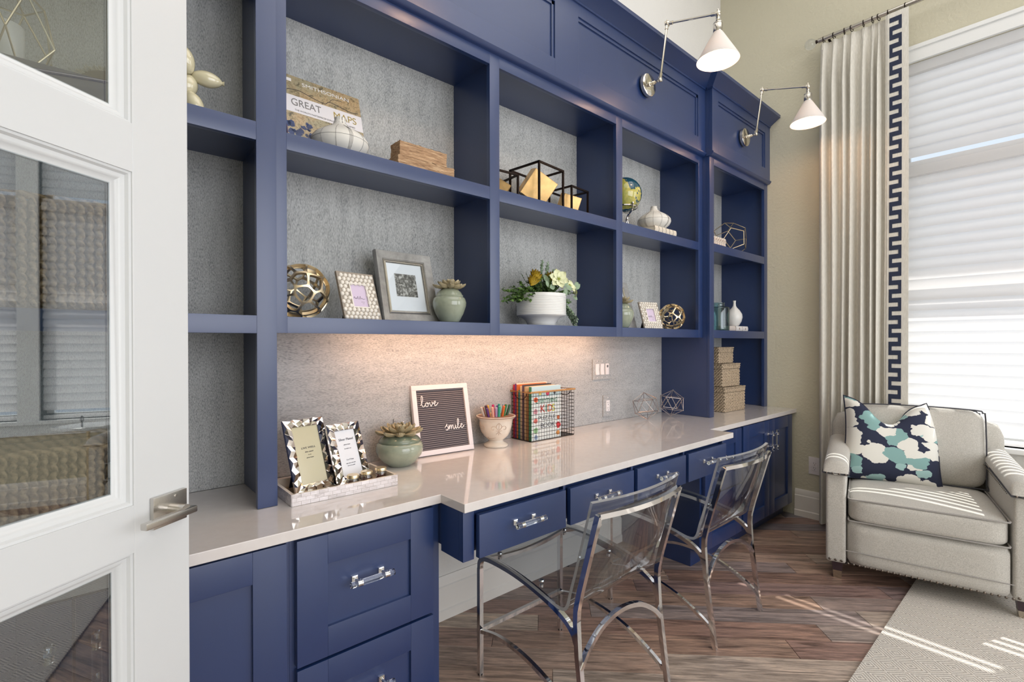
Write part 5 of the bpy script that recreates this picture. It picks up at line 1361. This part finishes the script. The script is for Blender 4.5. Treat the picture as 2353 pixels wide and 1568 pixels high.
# faceted mirror-silver frames
def facet_frame(label, x, y, yaw, lean, w, hh, card, lines, sc_name, scz):
    t = framed('photo_frame', label, 'picture frame', x, y, CT+.0072, yaw, lean, 'faceted silver photo frames')
    bw_ = .026; ow, oh = w-2*bw_, hh-2*bw_; mb = MB()
    def strip(p0, p1, q0, q1, n):
        "facets between outer edge p0-p1 and inner edge q0-q1"
        for i in range(n):
            a, b = Vector(p0).lerp(p1, i/n), Vector(p0).lerp(p1, (i+1)/n); c, d = Vector(q0).lerp(q1, i/n), Vector(q0).lerp(q1, (i+1)/n)
            m1 = (a+b)/2*.78+(c+d)/2*.22+Vector((0, -.0075, 0)); m2 = (a+b)/2*.30+(c+d)/2*.70+Vector((0, -.010, 0))
            e1 = (a+c)/2+Vector((0, -.0012, 0)); e2 = (b+d)/2+Vector((0, -.0012, 0))
            mb.add([a, b, d, c, m1, m2, e1, e2], [(0, 1, 4), (0, 4, 6), (6, 4, 5), (6, 5, 3), (3, 5, 2), (2, 5, 7), (7, 5, 4), (7, 4, 1)])
    A, B, C, D = (-w/2, 0, 0), (w/2, 0, 0), (w/2, 0, hh), (-w/2, 0, hh)
    a, b, c, d = (-ow/2, -.001, bw_), (ow/2, -.001, bw_), (ow/2, -.001, hh-bw_), (-ow/2, -.001, hh-bw_)
    nx, nz = 4, 6
    for i in (0,): strip(A, B, a, b, nx); strip(B, C, b, c, nz); strip(C, D, c, d, nx); strip(D, A, d, a, nz)
    obj('faceted_border', mb, 'mirror_silver', t, local=True, smooth=0)
    mb = MB()
    for q in ((-w/2, w/2, 0, bw_), (-w/2, w/2, hh-bw_, hh), (-w/2, -ow/2, bw_, hh-bw_), (ow/2, w/2, bw_, hh-bw_)): mb.box(q[0], q[1], .0003, .008, q[2], q[3])
    obj('frame_body', mb, 'mirror_silver', t, local=True, smooth=0)
    c_ = obj('card', MB().box(-ow/2, ow/2, .001, .003, bw_, hh-bw_), card, t, local=True, smooth=0)
    for s, sz, z_, xs_ in lines: text('card_text', s, sz, at(0, .0007, z_), 'ink', c_, xs=xs_)
    obj('backing', MB().box(-w/2+.003, w/2-.003, .0085, .011, .003, hh-.003), 'easel', t, local=True, smooth=0)
    z1 = hh*.66; yb = .36*hh; y2, z2 = yb*math.cos(lean), yb*math.sin(lean)
    mb = MB().add([(-w*.2, .0115, z1), (w*.2, .0115, z1), (w*.30, y2, z2+.003), (-w*.30, y2, z2+.003), (-w*.2, .0140, z1), (w*.2, .0140, z1), (w*.30, y2+.003, z2+.004), (-w*.30, y2+.003, z2+.004)], [(0, 1, 2, 3), (7, 6, 5, 4), (0, 4, 5, 1), (1, 5, 6, 2), (2, 6, 7, 3), (3, 7, 4, 0)])
    obj('easel_strut', mb, 'easel', t, local=True, smooth=0); return t
facet_frame('taller faceted silver frame with a champagne card, at the left of the tray', .560, .030, .25, .33, .142, .236, 'card_champ',
    [('LIVE WELL', .0085, .140, 1.3), ('silver plated', .006, .127, 1), ('4 x 6', .005, .117, 1), ('photo frame', .005, .108, 1)], 0, 0)
facet_frame('shorter faceted silver frame with a white card, at the middle of the tray', .690, .035, .22, .36, .128, .208, 'card_white',
    [('Silver Plated', .0115, .150, 1), ('photo frame', .005, .132, 1), ('for indoor use', .0045, .118, 1), ('5 x 7 Print', .0065, .080, 1), ('wipe with a soft cloth', .0042, .068, 1), ('do not use polish', .0042, .060, 1)], 0, 0)
for i, (x, y, where) in enumerate(((.657, -.022, 'leftmost'), (.711, -.006, 'middle'), (.768, .006, 'rightmost'))):
    t = thing('spice_jar', where+' of three small gold-lidded jars of rose beads on the tray', 'jar', (x, y, CT+.0063), group='small jars of beads on the tray')
    obj('glass', MB().lathe([(.001, 0), (.016, 0), (.0185, .003), (.0190, .012), (.0185, .024), (.0155, .031), (.0150, .036), (.0138, .036), (.0145, .030), (.0173, .024), (.0178, .012), (.0172, .004), (.001, .003)], (0, 0, 0), 32), 'clear_glass', t, local=True, smooth=60)
    mb = MB(); rr = random.Random(i)
    for k in range(150):
        a = rr.random()*2*PI; q = .0158*math.sqrt(rr.random()); mb.ball((q*math.cos(a), q*math.sin(a), .0055+rr.random()*.017), .0019, 5, 3)
    obj('beads', mb, 'beads', t, local=True, smooth=0)['kind'] = 'stuff'
    obj('lid', MB().lathe([(.001, .0365), (.0182, .0345), (.0190, .0350), (.0192, .0425), (.0180, .0450), (.001, .0455)], (0, 0, 0), 36), 'champagne', t, local=True, smooth=40)

# letter board
lb = thing('letter_board', 'square grey felt letter board reading love and smile, leaning on the wall', 'letter board', (1.178, .232, CT+.0005), (-.215, 0, -.073))
w, hh, fr = .276, .298, .021
for q in ((-w/2, w/2, 0, fr), (-w/2, w/2, hh-fr, hh), (-w/2, -w/2+fr, fr, hh-fr), (w/2-fr, w/2, fr, hh-fr)): obj('frame_bar', MB().cbox(q[0], q[1], -.020, 0.0, q[2], q[3], .0012), 'white_frame', lb, local=True)
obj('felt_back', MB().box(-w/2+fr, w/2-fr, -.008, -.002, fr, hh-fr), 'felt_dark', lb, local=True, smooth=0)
n = 30; pz = (hh-2*fr)/n; s0 = None
for i in range(n):
    if s0 is None: s0 = obj('felt_slat', MB().box(-w/2+fr, w/2-fr, -.0125, -.0078, 0, pz*.60), 'felt', lb, local=True, smooth=0); s = s0
    else: s = s0.copy(); COL.objects.link(s); s.parent = lb
    s.location = (0, 0, fr+pz*(i+.2))
def script(name, strokes, x, z, k):
    mb = MB()
    for st_ in strokes: mb.tube(cat_rom([(x+p[0]*k, -.0150, z+p[1]*k) for p in st_], 5), .0021, 6)
    obj(name, mb, 'white_plastic', lb, local=True, smooth=60)
love = [[(-.05, .35), (.25, .75), (.62, 1.6), (.60, 2.35), (.36, 2.45), (.25, 1.7), (.30, .6), (.55, .05), (.95, .15), (1.22, .55)],
        [(1.70, .95), (1.35, .80), (1.22, .35), (1.45, .02), (1.85, .15), (1.95, .6), (1.72, .95), (1.66, .72), (1.95, .66), (2.35, .92)],
        [(2.35, .92), (2.45, .4), (2.62, .05), (2.95, .45), (3.00, .95), (2.92, 1.0), (3.05, .80), (3.45, .62), (3.85, .80), (3.82, 1.12), (3.52, 1.0), (3.48, .45), (3.70, .08), (4.15, .30), (4.55, .78)]]
script('word_love', love, -.100, .205, .0186)
smile = [[(-.1, .55), (.25, .85), (.55, 1.35), (.55, .9), (.82, .45), (.70, .02), (.32, -.1), (.16, .12)],
         [(.60, .05), (.95, .30), (1.15, 1.0), (1.15, .4), (1.10, .02), (1.35, .7), (1.62, 1.0), (1.72, .7), (1.66, .05), (1.95, .75), (2.20, 1.0), (2.30, .6), (2.30, .2), (2.50, .02), (2.85, .4), (2.98, 1.0)],
         [(2.98, 1.0), (2.98, .4), (3.15, .02), (3.55, .5), (3.95, 1.4), (4.00, 2.2), (3.80, 2.4), (3.62, 1.8), (3.60, .6), (3.80, .05), (4.2, .3), (4.52, .62), (4.88, .82), (4.86, 1.10), (4.58, 1.02), (4.50, .5), (4.70, .08), (5.10, .26), (5.48, .7)]]
script('word_smile', smile, .006, .098, .0176)

# footed pot with fleur-de-lis
pt = thing('footed_pot', 'cream footed ceramic pot with a raised fleur-de-lis, full of marker pens', 'pot', (1.438, .200, CT))
pp = [(.001, 0), (.054, 0), (.0575, .004), (.057, .010), (.047, .017), (.036, .023), (.034, .030), (.044, .038), (.058, .052), (.068, .072), (.0735, .094), (.0765, .116), (.080, .127), (.0885, .133), (.0925, .138), (.0915, .142), (.087, .1425), (.076, .132), (.070, .110), (.064, .080), (.050, .052), (.001, .044)]
obj('pot_wall', MB().lathe(pp, (0, 0, 0), 64), 'cream_ceramic', pt, local=True, smooth=50)
obj('rim_wear', MB().lathe([(.0922, .1365), (.0931, .1385), (.0921, .1405)], (0, 0, 0), 64), 'distress', pt, local=True)['kind'] = 'stuff'
def on_pot(a, z, off=.001):
    for i in range(8, 14):
        (r0, z0), (r1, z1) = pp[i], pp[i+1]
        if z0 <= z <= z1: r = r0+(r1-r0)*(z-z0)/(z1-z0)+off; break
    else: r = .075
    return Vector((r*math.cos(a), r*math.sin(a), z))
for ac_, nm_ in ((math.radians(-118), 0), (math.radians(-200), 1)):
    mb = MB(); k = .0150
    F_ = [[(0, .055), (-.010, .040), (-.011, .025), (0, .008)], [(0, .055), (.010, .040), (.011, .025), (0, .008)], [(-.003, .010), (-.014, .030), (-.026, .034), (-.034, .024), (-.030, .012), (-.022, .014)], [(.003, .010), (.014, .030), (.026, .034), (.034, .024), (.030, .012), (.022, .014)],
          [(-.014, .006), (0, .003), (.014, .006)], [(0, .006), (-.006, -.010), (-.014, -.016)], [(0, .006), (.006, -.010), (.014, -.016)], [(0, .006), (0, -.022)], [(0, .05), (0, .01)]]
    for st_ in F_: mb.tube(cat_rom([on_pot(ac_+p[0]*1.0/.072, .078+p[1]*.72) for p in st_], 5), .0016, 6)
    obj('fleur_de_lis', mb, solid('fleur_glaze', (206, 186, 170), .3), pt, local=True)
mb = MB()
mb.tube([on_pot(math.radians(-165)+i*.10, .050+.002*math.cos(i), .0005) for i in range(7)], .0008, 5)
obj('worn_line', mb, 'distress', pt, local=True)['kind'] = 'stuff'
cols = [('pale grey', (196, 186, 178), -.066, .020), ('purple', (92, 56, 120), -.058, -.010), ('rust brown', (176, 96, 60), -.054, .030), ('pale pink', (228, 170, 150), -.042, -.028), ('dark plum', (84, 40, 66), -.048, .008), ('mauve', (170, 140, 180), -.026, -.034),
        ('mint', (150, 206, 192), -.030, .036), ('sea green', (60, 172, 142), -.012, -.040), ('teal', (40, 140, 130), .004, -.016), ('orange', (216, 104, 48), .010, -.042), ('magenta', (206, 50, 110), .000, .020), ('forest green', (50, 120, 72), .026, -.036),
        ('violet', (110, 70, 160), .022, .016), ('scarlet', (206, 48, 44), .036, -.022), ('hot pink', (226, 84, 130), .016, .040), ('olive yellow', (190, 184, 60), .048, -.010), ('coral', (232, 116, 88), .040, .024), ('charcoal', (76, 84, 82), .056, .002),
        ('dark green', (44, 84, 60), .060, -.022), ('amber yellow', (228, 180, 50), .064, .008), ('steel blue', (120, 150, 164), .066, .026), ('golden', (222, 168, 70), -.036, .012)]
for nm_, c, dx, dy in cols:
    fx, fy = dx*.42, dy*.42; L = .136+.012*rnd.random()
    base_ = Vector((fx, fy, .0500)); tip = Vector((dx*1.12, dy*1.12, .0)); d = Vector((dx*.98-fx, dy*.98-fy, .118)).normalized()
    t = thing('marker_pen', nm_+' marker pen standing in the cream footed pot', 'pen', Vector((1.438, .200, CT))+base_, d.to_track_quat('Z', 'Y').to_euler(), group='marker pens in the footed pot')
    obj('barrel', MB().tube([(0, 0, 0), (0, 0, L-.010)], .0060, 10), solid('pen_'+nm_.replace(' ', '_'), c, .35), t, local=True)
    obj('end_plug', MB().tube([(0, 0, L-.010), (0, 0, L-.002), (0, 0, L)], [.0062, .0062, .004], 10), solid('pen_'+nm_.replace(' ', '_'), c), t, local=True)

# wire basket of books
X0, X1, YA_, YB_, H_ = 1.612, 1.922, .150, .288, .238
wb_ = thing('wire_basket', 'black wire basket with a twine-wrapped rim, holding children\'s books', 'basket', (1.767, .219, CT))
def bar(a, b, r=.0011): return MB().tube([a, b], r, 4)
zb = CT+.003
obj('bottom_plate', MB().box(X0, X1, YA_, YB_, CT+.0006, CT+.0022), 'wire', wb_, smooth=0)
nxw, nyw, nzw = 17, 8, 13
wires = []
for i in range(nxw+1):
    x = X0+(X1-X0)*i/nxw
    for y in (YA_, YB_): obj('wire', bar((x, y, zb), (x, y, CT+H_)), 'wire', wb_)
for i in range(1, nyw):
    y = YA_+(YB_-YA_)*i/nyw
    for x in (X0, X1): obj('wire', bar((x, y, zb), (x, y, CT+H_)), 'wire', wb_)
for i in range(nzw):
    z = zb+(H_-.004)*i/nzw
    for a, b in (((X0, YA_, z), (X1, YA_, z)), ((X0, YB_, z), (X1, YB_, z)), ((X0, YA_, z), (X0, YB_, z)), ((X1, YA_, z), (X1, YB_, z))): obj('wire', bar(a, b), 'wire', wb_)
o_ = .003; mb = MB(); P = [(X0-o_, YA_-o_, CT+H_), (X1+o_, YA_-o_, CT+H_), (X1+o_, YB_+o_, CT+H_), (X0-o_, YB_+o_, CT+H_)]
mb.tube(P, .0046, 10, closed=True); obj('twine_rim', mb, 'twine', wb_)
for x in (X0-.003, X1+.003):
    ym = (YA_+YB_)/2; obj('handle', MB().tube([(x, ym+.043*math.cos(a), CT+H_-.006-.030*math.sin(a)) for a in [PI*i/14 for i in range(15)]], .0018, 6), 'iron', wb_)
# books in the basket, from the front cover backwards
y = YA_+.006
books = [('puzzle book with a white cover and green spine, frontmost in the wire basket', (238, 240, 236), (60, 132, 100), .018, .262, .205),
         ('picture book with a brown wooden-looking spine, second in the wire basket', (150, 104, 60), (150, 104, 60), .016, .236, .19),
         ('tan spined book third from the front in the wire basket', (214, 186, 150), (204, 170, 130), .014, .262, .20),
         ('dark floral book fourth from the front in the wire basket', (60, 56, 60), (96, 70, 86), .015, .268, .19),
         ('cream spined book fifth from the front in the wire basket', (226, 206, 180), (220, 196, 164), .013, .262, .20),
         ('blue and green spined book in the middle of the wire basket', (40, 118, 140), (52, 128, 122), .014, .240, .19),
         ('orange spined book near the back of the wire basket', (216, 120, 60), (212, 116, 58), .010, .268, .20),
         ('tall cream-topped book near the back of the wire basket', (236, 216, 200), (120, 60, 130), .012, .272, .215),
         ('bright red book at the back of the wire basket', (198, 40, 50), (196, 36, 60), .012, .266, .19)]
for i, (lab, cc, spc, t_, h_, w_) in enumerate(books):
    t = thing('book', lab, 'book', (X0+.010, y, CT+.0024), group='books in the wire basket')
    mc, ms = solid('bk%d_cover' % i, cc, .4), solid('bk%d_spine' % i, spc, .4)
    mb = MB(); mb.box(.002, w_, 0, .0016, 0, h_); mb.box(.002, w_, t_-.0026, t_-.001, 0, h_)
    obj('cover', mb, mc, t, local=True, smooth=0); obj('spine', MB().cbox(0, .002, 0, t_-.001, 0, h_, .0006), ms, t, local=True)
    obj('pages', MB().box(.002, w_-.003, .0016, t_-.0026, .003, h_-.003), 'paper', t, local=True, smooth=0)
    if i == 0:
        blue = obj('cover_art', MB().box(.002, w_-.001, -.0008, -.0001, .212, .2615), solid('cover_sky', (196, 218, 222), .4), t, local=True, smooth=0)
        G = [('EVERYTHING', .030, .106, .190, (70, 140, 110), .84), ('KIDS', .052, .112, .150, None, 1), ('PUZZLE', .030, .106, .105, (110, 112, 120), 1.15), ('BOOK', .034, .112, .068, (100, 100, 110), 1.05)]
        for s, sz, xx, zz, c, xs_ in G:
            if s == 'KIDS':
                for ch_, dx, c2 in (('K', -.036, (216, 66, 56)), ('I', -.012, (60, 130, 100)), ('D', .014, (220, 106, 60)), ('S', .040, (212, 204, 70))): solid('ink_%d%d%d' % c2, c2); text('cover_letter', ch_, sz, at(xx+dx, -.0006, zz), 'ink_%d%d%d' % c2, t)
            else: solid('ink_%d%d%d' % c, c); text('cover_letters', s, sz, at(xx, -.0006, zz), 'ink_%d%d%d' % c, t, xs=xs_)
        rr = random.Random(8)
        for (x_, z_, r_, c) in ((.030, .198, .016, (222, 96, 60)), (.028, .140, .015, (214, 150, 160)), (.028, .095, .014, (226, 120, 110)), (.188, .100, .012, (200, 110, 70)), (.186, .062, .018, (214, 56, 62)), (.030, .050, .016, (150, 190, 140)), (.184, .022, .014, (222, 150, 80)), (.030, .016, .012, (150, 170, 200)), (.060, .228, .010, (222, 210, 120)), (.110, .224, .012, (220, 70, 110)), (.160, .226, .008, (70, 70, 80))):
            mb = MB(); P = [(x_+r_*math.cos(a)*rr.uniform(.7, 1.1), z_+r_*math.sin(a)*rr.uniform(.7, 1.1)) for a in [2*PI*k/10 for k in range(10)]]
            mb.prism(P, 'y', -.0014, -.0006); obj('cover_blot', mb, solid('ink_%d%d%d' % c, c), t, local=True, smooth=0)
    y += t_+.0012

# ------------------------------------------------------------------ floral arrangement in a ridged bowl
fb = thing('footed_bowl', 'white ridged footed bowl holding flowers and greenery', 'bowl', (1.655, .120, SB))
pr = [(.001, 0), (.066, 0), (.068, .003), (.070, .014), (.078, .028), (.094, .040), (.112, .046), (.118, .050)]
z = .052
while z < .132: pr += [(.1190, z), (.1176, z+.0035), (.1190, z+.007)]; z += .0075
pr += [(.1195, .138), (.1205, .148), (.1195, .151), (.1165, .150), (.115, .130), (.112, .060), (.001, .050)]
obj('bowl_wall', MB().lathe(pr, (0, 0, 0), 72), 'white_ceramic', fb, local=True, smooth=35)
fa = thing('floral_arrangement', 'artificial hellebores, eucalyptus and succulents spilling from the ridged bowl', 'plant', (1.655, .120, SB+.13))
rr = random.Random(12)
def leafm(mb, p, d, n_, L, wd, cup=.2, bend=.2):
    d = Vector(d).normalized(); n_ = Vector(n_); n_ = (n_-d*n_.dot(d)).normalized(); s = d.cross(n_)
    def fn(u, v):
        wv = wd*math.sin(PI*min(1, .06+.94*v))**.8; q = 2*u-1
        return Vector(p)+d*(L*v)+s*(q*wv/2)+n_*(abs(q)*wd*cup-bend*L*v*v)
    mb.grid(fn, 2, 5); return mb
# camera sits at lower left: lay sprays by azimuth in the local frame
def sprig(base, tip, n, L, wd, mat, name, sag=0, rad=.0011, spread=1.0, stem=True):
    b, t_ = Vector(base), Vector(tip); pts = [b.lerp(t_, i/8)+Vector((0, 0, -sag*(i/8)**2+.25*sag*math.sin(PI*i/8))) for i in range(9)]
    par = obj(name, MB().tube(pts, rad, 5), 'leaf_dark', fa, local=True) if stem else fa
    mb = MB()
    for i in range(n):
        u = (i+1)/n*8; k = min(7, int(u)); p = pts[k].lerp(pts[k+1], min(1, u-k)); ax = (pts[k+1]-pts[k]).normalized()
        a = rr.random()*2*PI; side = Vector((math.cos(a), math.sin(a), rr.uniform(-.3, .8)))*spread
        leafm(mb, p, ax*.6+side, (0, 0, 1) if rr.random() < .7 else (0, -1, .3), L*rr.uniform(.7, 1.15), wd*rr.uniform(.8, 1.1))
    o = obj('leaves', mb, mat, par, local=True, smooth=60); o['kind'] = 'stuff'; return par
# dense boxwood mass at the left and through the middle
for i in range(40): a = rr.uniform(PI*.85, PI*1.35); q = rr.uniform(.10, .25); sprig((.05*math.cos(a), .03*math.sin(a), .0), (q*math.cos(a), .07*math.sin(a), rr.uniform(-.012, .055)), 30, .015, .011, 'leaf_dark' if i % 3 == 0 else 'leaf', 'boxwood_sprig', sag=.012)
for i in range(44): a = rr.uniform(0, 2*PI); q = rr.uniform(.03, .125); sprig((.02*math.cos(a), .02*math.sin(a), -.01), (q*math.cos(a), .55*q*math.sin(a), rr.uniform(.03, .105)), 24, .019, .012, ('leaf', 'leaf_dark')[i % 2], 'boxwood_sprig')
for i in range(7): sprig((.0, .0, .0), (.0+.014*i, .0+.01*(i%3), .185-.010*abs(i-2)), 44, .013, .0075, 'leaf_grey', 'upright_fern_sprig', spread=.6)
for i in range(3): sprig((-.04, 0, .0), (-.12+.03*i, .01, .110+.008*i), 12, .008, .004, 'leaf_dark', 'thin_twig', spread=.5)
for i in range(20): sprig((.06, 0, .0), (.12+rr.uniform(0, .08), rr.uniform(-.06, .04), rr.uniform(-.02, .07)), 22, .018, .011, 'leaf_grey' if i % 2 else 'leaf', 'green_spray', sag=.02)
for i in range(6): sprig((.10, -.01, .01), (.195+.008*i, -.055+.010*i, -.070-.010*i), 50, .013, .009, 'leaf_grey', 'trailing_vine', sag=.02, spread=.5)
for i in range(5):    # amber succulent rosettes
    cx0, cz0 = ((-.105, .055), (-.080, .085), (-.060, .075), (.072, .090), (.050, .088))[i]
    c = Vector((cx0, -.035+.01*i, cz0)); mb = MB()
    for k in range(9): a = 2*PI*k/9; leafm(mb, c, (math.cos(a)*.8, -.35+.2*math.sin(a), .55+.6*abs(math.sin(a))), (0, -1, 0), .050, .018, .35, -.1)
    obj('succulent_rosette', mb, 'leaf_yellow', fa, local=True, smooth=60)
for (x, y_, z_, dx, dz, L) in ((.012, -.105, .022, -.55, -.72, .044), (.022, -.108, .018, .10, -.9, .038), (.040, -.104, .028, .75, -.55, .026), (.062, -.092, .052, .25, -.9, .042), (.080, -.085, .058, .9, -.25, .044), (.055, -.088, .060, .7, .5, .040), (-.002, -.09, .050, -.7, -.1, .042), (-.050, -.08, .075, .35, -.75, .034), (.205, -.03, .060, .8, .6, .046), (.190, -.04, .075, .8, .5, .034), (-.035, -.05, .105, .5, -.6, .050), (.17, -.05, .020, .75, -.4, .034)):
    obj('eucalyptus_leaf', leafm(MB(), (x, y_, z_), (dx, -.15, dz), (0, -1, .15), L, L*.62, .12, .1), 'leaf_grey', fa, local=True, smooth=60)
def hellebore(c, face, R, n=6):
    f = Vector(face).normalized(); u = f.cross((0, 0, 1)).normalized(); v_ = u.cross(f)
    root = obj('hellebore_flower', MB().ball(c, .006, 10, 6), 'lime', fa, local=True)
    for k in range(n):
        a = 2*PI*k/n+.3; d = u*math.cos(a)+v_*math.sin(a)
        obj('petal', leafm(MB(), Vector(c)-f*.002, d+f*.35, f, R, R*.80, .22, .22), 'hellebore', root, local=True, smooth=60)
    mb = MB()
    for k in range(18): a = k*2.4; q = .004+.007*(k/18); mb.tube([Vector(c), Vector(c)+f*.012+(u*math.cos(a)+v_*math.sin(a))*q], .0006, 4)
    o = obj('stamens', mb, 'lime', root, local=True); o['kind'] = 'stuff'
hellebore((.018, -.095, .086), (-.40, -.85, .28), .052)
hellebore((.135, -.055, .066), (.1, -.8, .5), .044)
hellebore((.182, -.050, .040), (.75, -.6, .1), .028, 4)

# ------------------------------------------------------------------ left tower, behind and beside the glass door
bd = thing('balloon_animal_figurine', 'glossy ivory balloon-animal figurine on the left tower shelf, partly behind the door', 'figurine', (.185, .075, SM))
def bal(name, a, b, r):
    a, b = Vector(a), Vector(b); n = 12; pts = [a.lerp(b, i/n) for i in range(n+1)]; rs = [max(.002, r*math.sin(PI*(.03+.94*i/n))**.55) for i in range(n+1)]
    obj(name, MB().tube(pts, rs, 18), 'balloon', bd, local=True, smooth=70)
bal('hind_leg', (-.115, .022, .0), (-.085, .015, .066), .020); bal('hind_leg', (-.115, -.030, .0), (-.085, -.012, .066), .020)
bal('front_leg', (.066, .026, .0), (.040, .014, .064), .022); bal('front_leg', (.062, -.032, .0), (.038, -.014, .064), .022)
bal('torso', (-.085, 0, .072), (.030, 0, .066), .025); bal('neck', (.030, 0, .056), (.045, 0, .118), .025)
bal('ear', (.040, .020, .115), (.022, .024, .168), .019); bal('ear', (.040, -.016, .115), (.020, -.022, .185), .022)
bal('snout', (.046, -.004, .118), (.118, -.022, .112), .022)
obj('snout_knot', MB().tube([(.117, -.022, .112), (.124, -.0235, .1118)], [.004, .0075], 12), 'balloon', bd, local=True)
bal('tail', (-.085, 0, .075), (-.105, 0, .135), .012)
dd_ = thing('shag_rimmed_dish', 'round dark dish with a shaggy cream rim, seen through the upper door pane', 'dish', (.052, .262, SM+.079), (PI/2-.12, 0, 0))
obj('dish', MB().lathe([(.001, .006), (.050, .004), (.062, -.006), (.066, .004), (.060, .012), (.001, .016)], (0, 0, 0), 40), 'dark_bowl', dd_, local=True, smooth=60)
mb = MB(); rr = random.Random(2)
for k in range(420):
    a = rr.random()*2*PI; q = rr.uniform(.060, .074); p = Vector((q*math.cos(a), q*math.sin(a), rr.uniform(-.004, .010))); e = p+Vector((math.cos(a+.5*rr.random()), math.sin(a+.5*rr.random()), rr.uniform(-.5, .8)))*.008
    mb.tube([p, e], [.0022, .0008], 4)
o = obj('shag', mb, 'shag', dd_, local=True); o['kind'] = 'stuff'
tr = thing('glass_terrarium', 'geometric brass and glass terrarium seen through the upper door pane', 'terrarium', (-.140, .13, SM))
V = []; 
for (r_, z_, n_, a0) in ((.052, 0, 6, .1), (.098, .085, 6, .62), (.070, .195, 6, .1)):
    for k in range(n_): a = a0+2*PI*k/n_; V.append(Vector((r_*math.cos(a), r_*math.sin(a), z_+.002)))
V.append(Vector((0, 0, .27)))
E_ = [(k, (k+1) % 6) for k in range(6)]+[(k, 6+k) for k in range(6)]+[((k+1) % 6, 6+k) for k in range(6)]+[(6+k, 12+k) for k in range(6)]+[(6+k, 12+(k+1) % 6) for k in range(6)]+[(12+k, 12+(k+1) % 6) for k in range(6)]+[(12+k, 18) for k in range(6)]
for i, j in E_: obj('brass_edge', MB().tube([V[i], V[j]], .0022, 6), 'champagne', tr, local=True)
for k in range(6):
    for q in ((k, (k+1) % 6, 6+k), (6+k, 12+(k+1) % 6, 12+k), ((k+1) % 6, 6+(k+1) % 6, 6+k), (6+k, 6+(k+1) % 6, 12+(k+1) % 6)):
        if k != 4: mb = MB().add([V[i] for i in q], [(0, 1, 2)]); obj('glass_facet', mb, 'window_glass', tr, local=True, smooth=0)
cd_ = obj('pillar_candle', MB().lathe([(.001, 0), (.034, 0), (.035, .002), (.035, .125), (.032, .128), (.010, .124), (.001, .124)], (0, 0, 0), 40), 'white_ceramic', smooth=50)
cd_.location = (-.140, .13, SM+.0045); tag(cd_, 'white pillar candle inside the brass terrarium', 'candle')
def rope_basket(label, x0, x1, y0, y1, z0, hh, pitch=.026, rx=.0105):
    t = thing('rope_basket', label, 'basket', ((x0+x1)/2, (y0+y1)/2, z0), group='chunky jute rope baskets'); w, d = (x1-x0)/2, (y1-y0)/2
    mb = MB()
    for q in ((-w, w, -d, -d+.008), (-w, w, d-.008, d), (-w, -w+.008, -d+.008, d-.008), (w-.008, w, -d+.008, d-.008)): mb.box(q[0]+.004*(q[0] == -w), q[1], q[2]+.004*(q[2] == -d), q[3], 0, hh-.02)
    obj('basket_lining', mb, 'rope', t, local=True, smooth=0); obj('basket_bottom', MB().box(-w+.008, w-.008, -d+.008, d-.008, 0, .008), 'rope', t, local=True, smooth=0)
    mb = MB(); n = max(3, int(2*w/.0165))
    def col(cx1, cy1, ux, uy, ox, oy):
        z = .004; k = 0
        while z < hh-.022:
            s = 1 if k % 2 else -1
            p = [Vector((cx1+ux*.0045*s*(t_-.5)*2+ox*(.004+.005*math.sin(PI*t_)), cy1+uy*.0045*s*(t_-.5)*2+oy*(.004+.005*math.sin(PI*t_)), z+.020*t_)) for t_ in (0, .33, .66, 1)]
            mb.tube(p, [.003, .0066, .0066, .003], 6); z += .0145; k += 1
    for i in range(n): col(-w+(i+.5)*2*w/n, -d, 1, 0, 0, -1)
    m_ = max(3, int(2*d/.0165))
    for i in range(m_): col(w, -d+(i+.5)*2*d/m_, 0, 1, 1, 0)
    obj('rope_weave', mb, 'rope', t, local=True, smooth=60)['kind'] = 'stuff'
    P = []; c4 = [(-w, -d), (w, -d), (w, d), (-w, d)]
    for i in range(4):
        a, b = c4[i], c4[(i+1) % 4]; m2 = 26
        P += [(a[0]+(b[0]-a[0])*j/m2, a[1]+(b[1]-a[1])*j/m2, hh-.010+.002*math.sin(j*1.9)) for j in range(m2)]
    obj('rim_rope', MB().tube(P, .0095, 7, closed=True), 'rope', t, local=True, smooth=60)
    return t
rope_basket('chunky jute rope basket on the middle shelf behind the door glass', -.345, .105, .012, .270, SB, .268)
rope_basket('chunky jute rope basket on the worktop behind the door glass', -.345, .105, .012, .270, CT, .235)
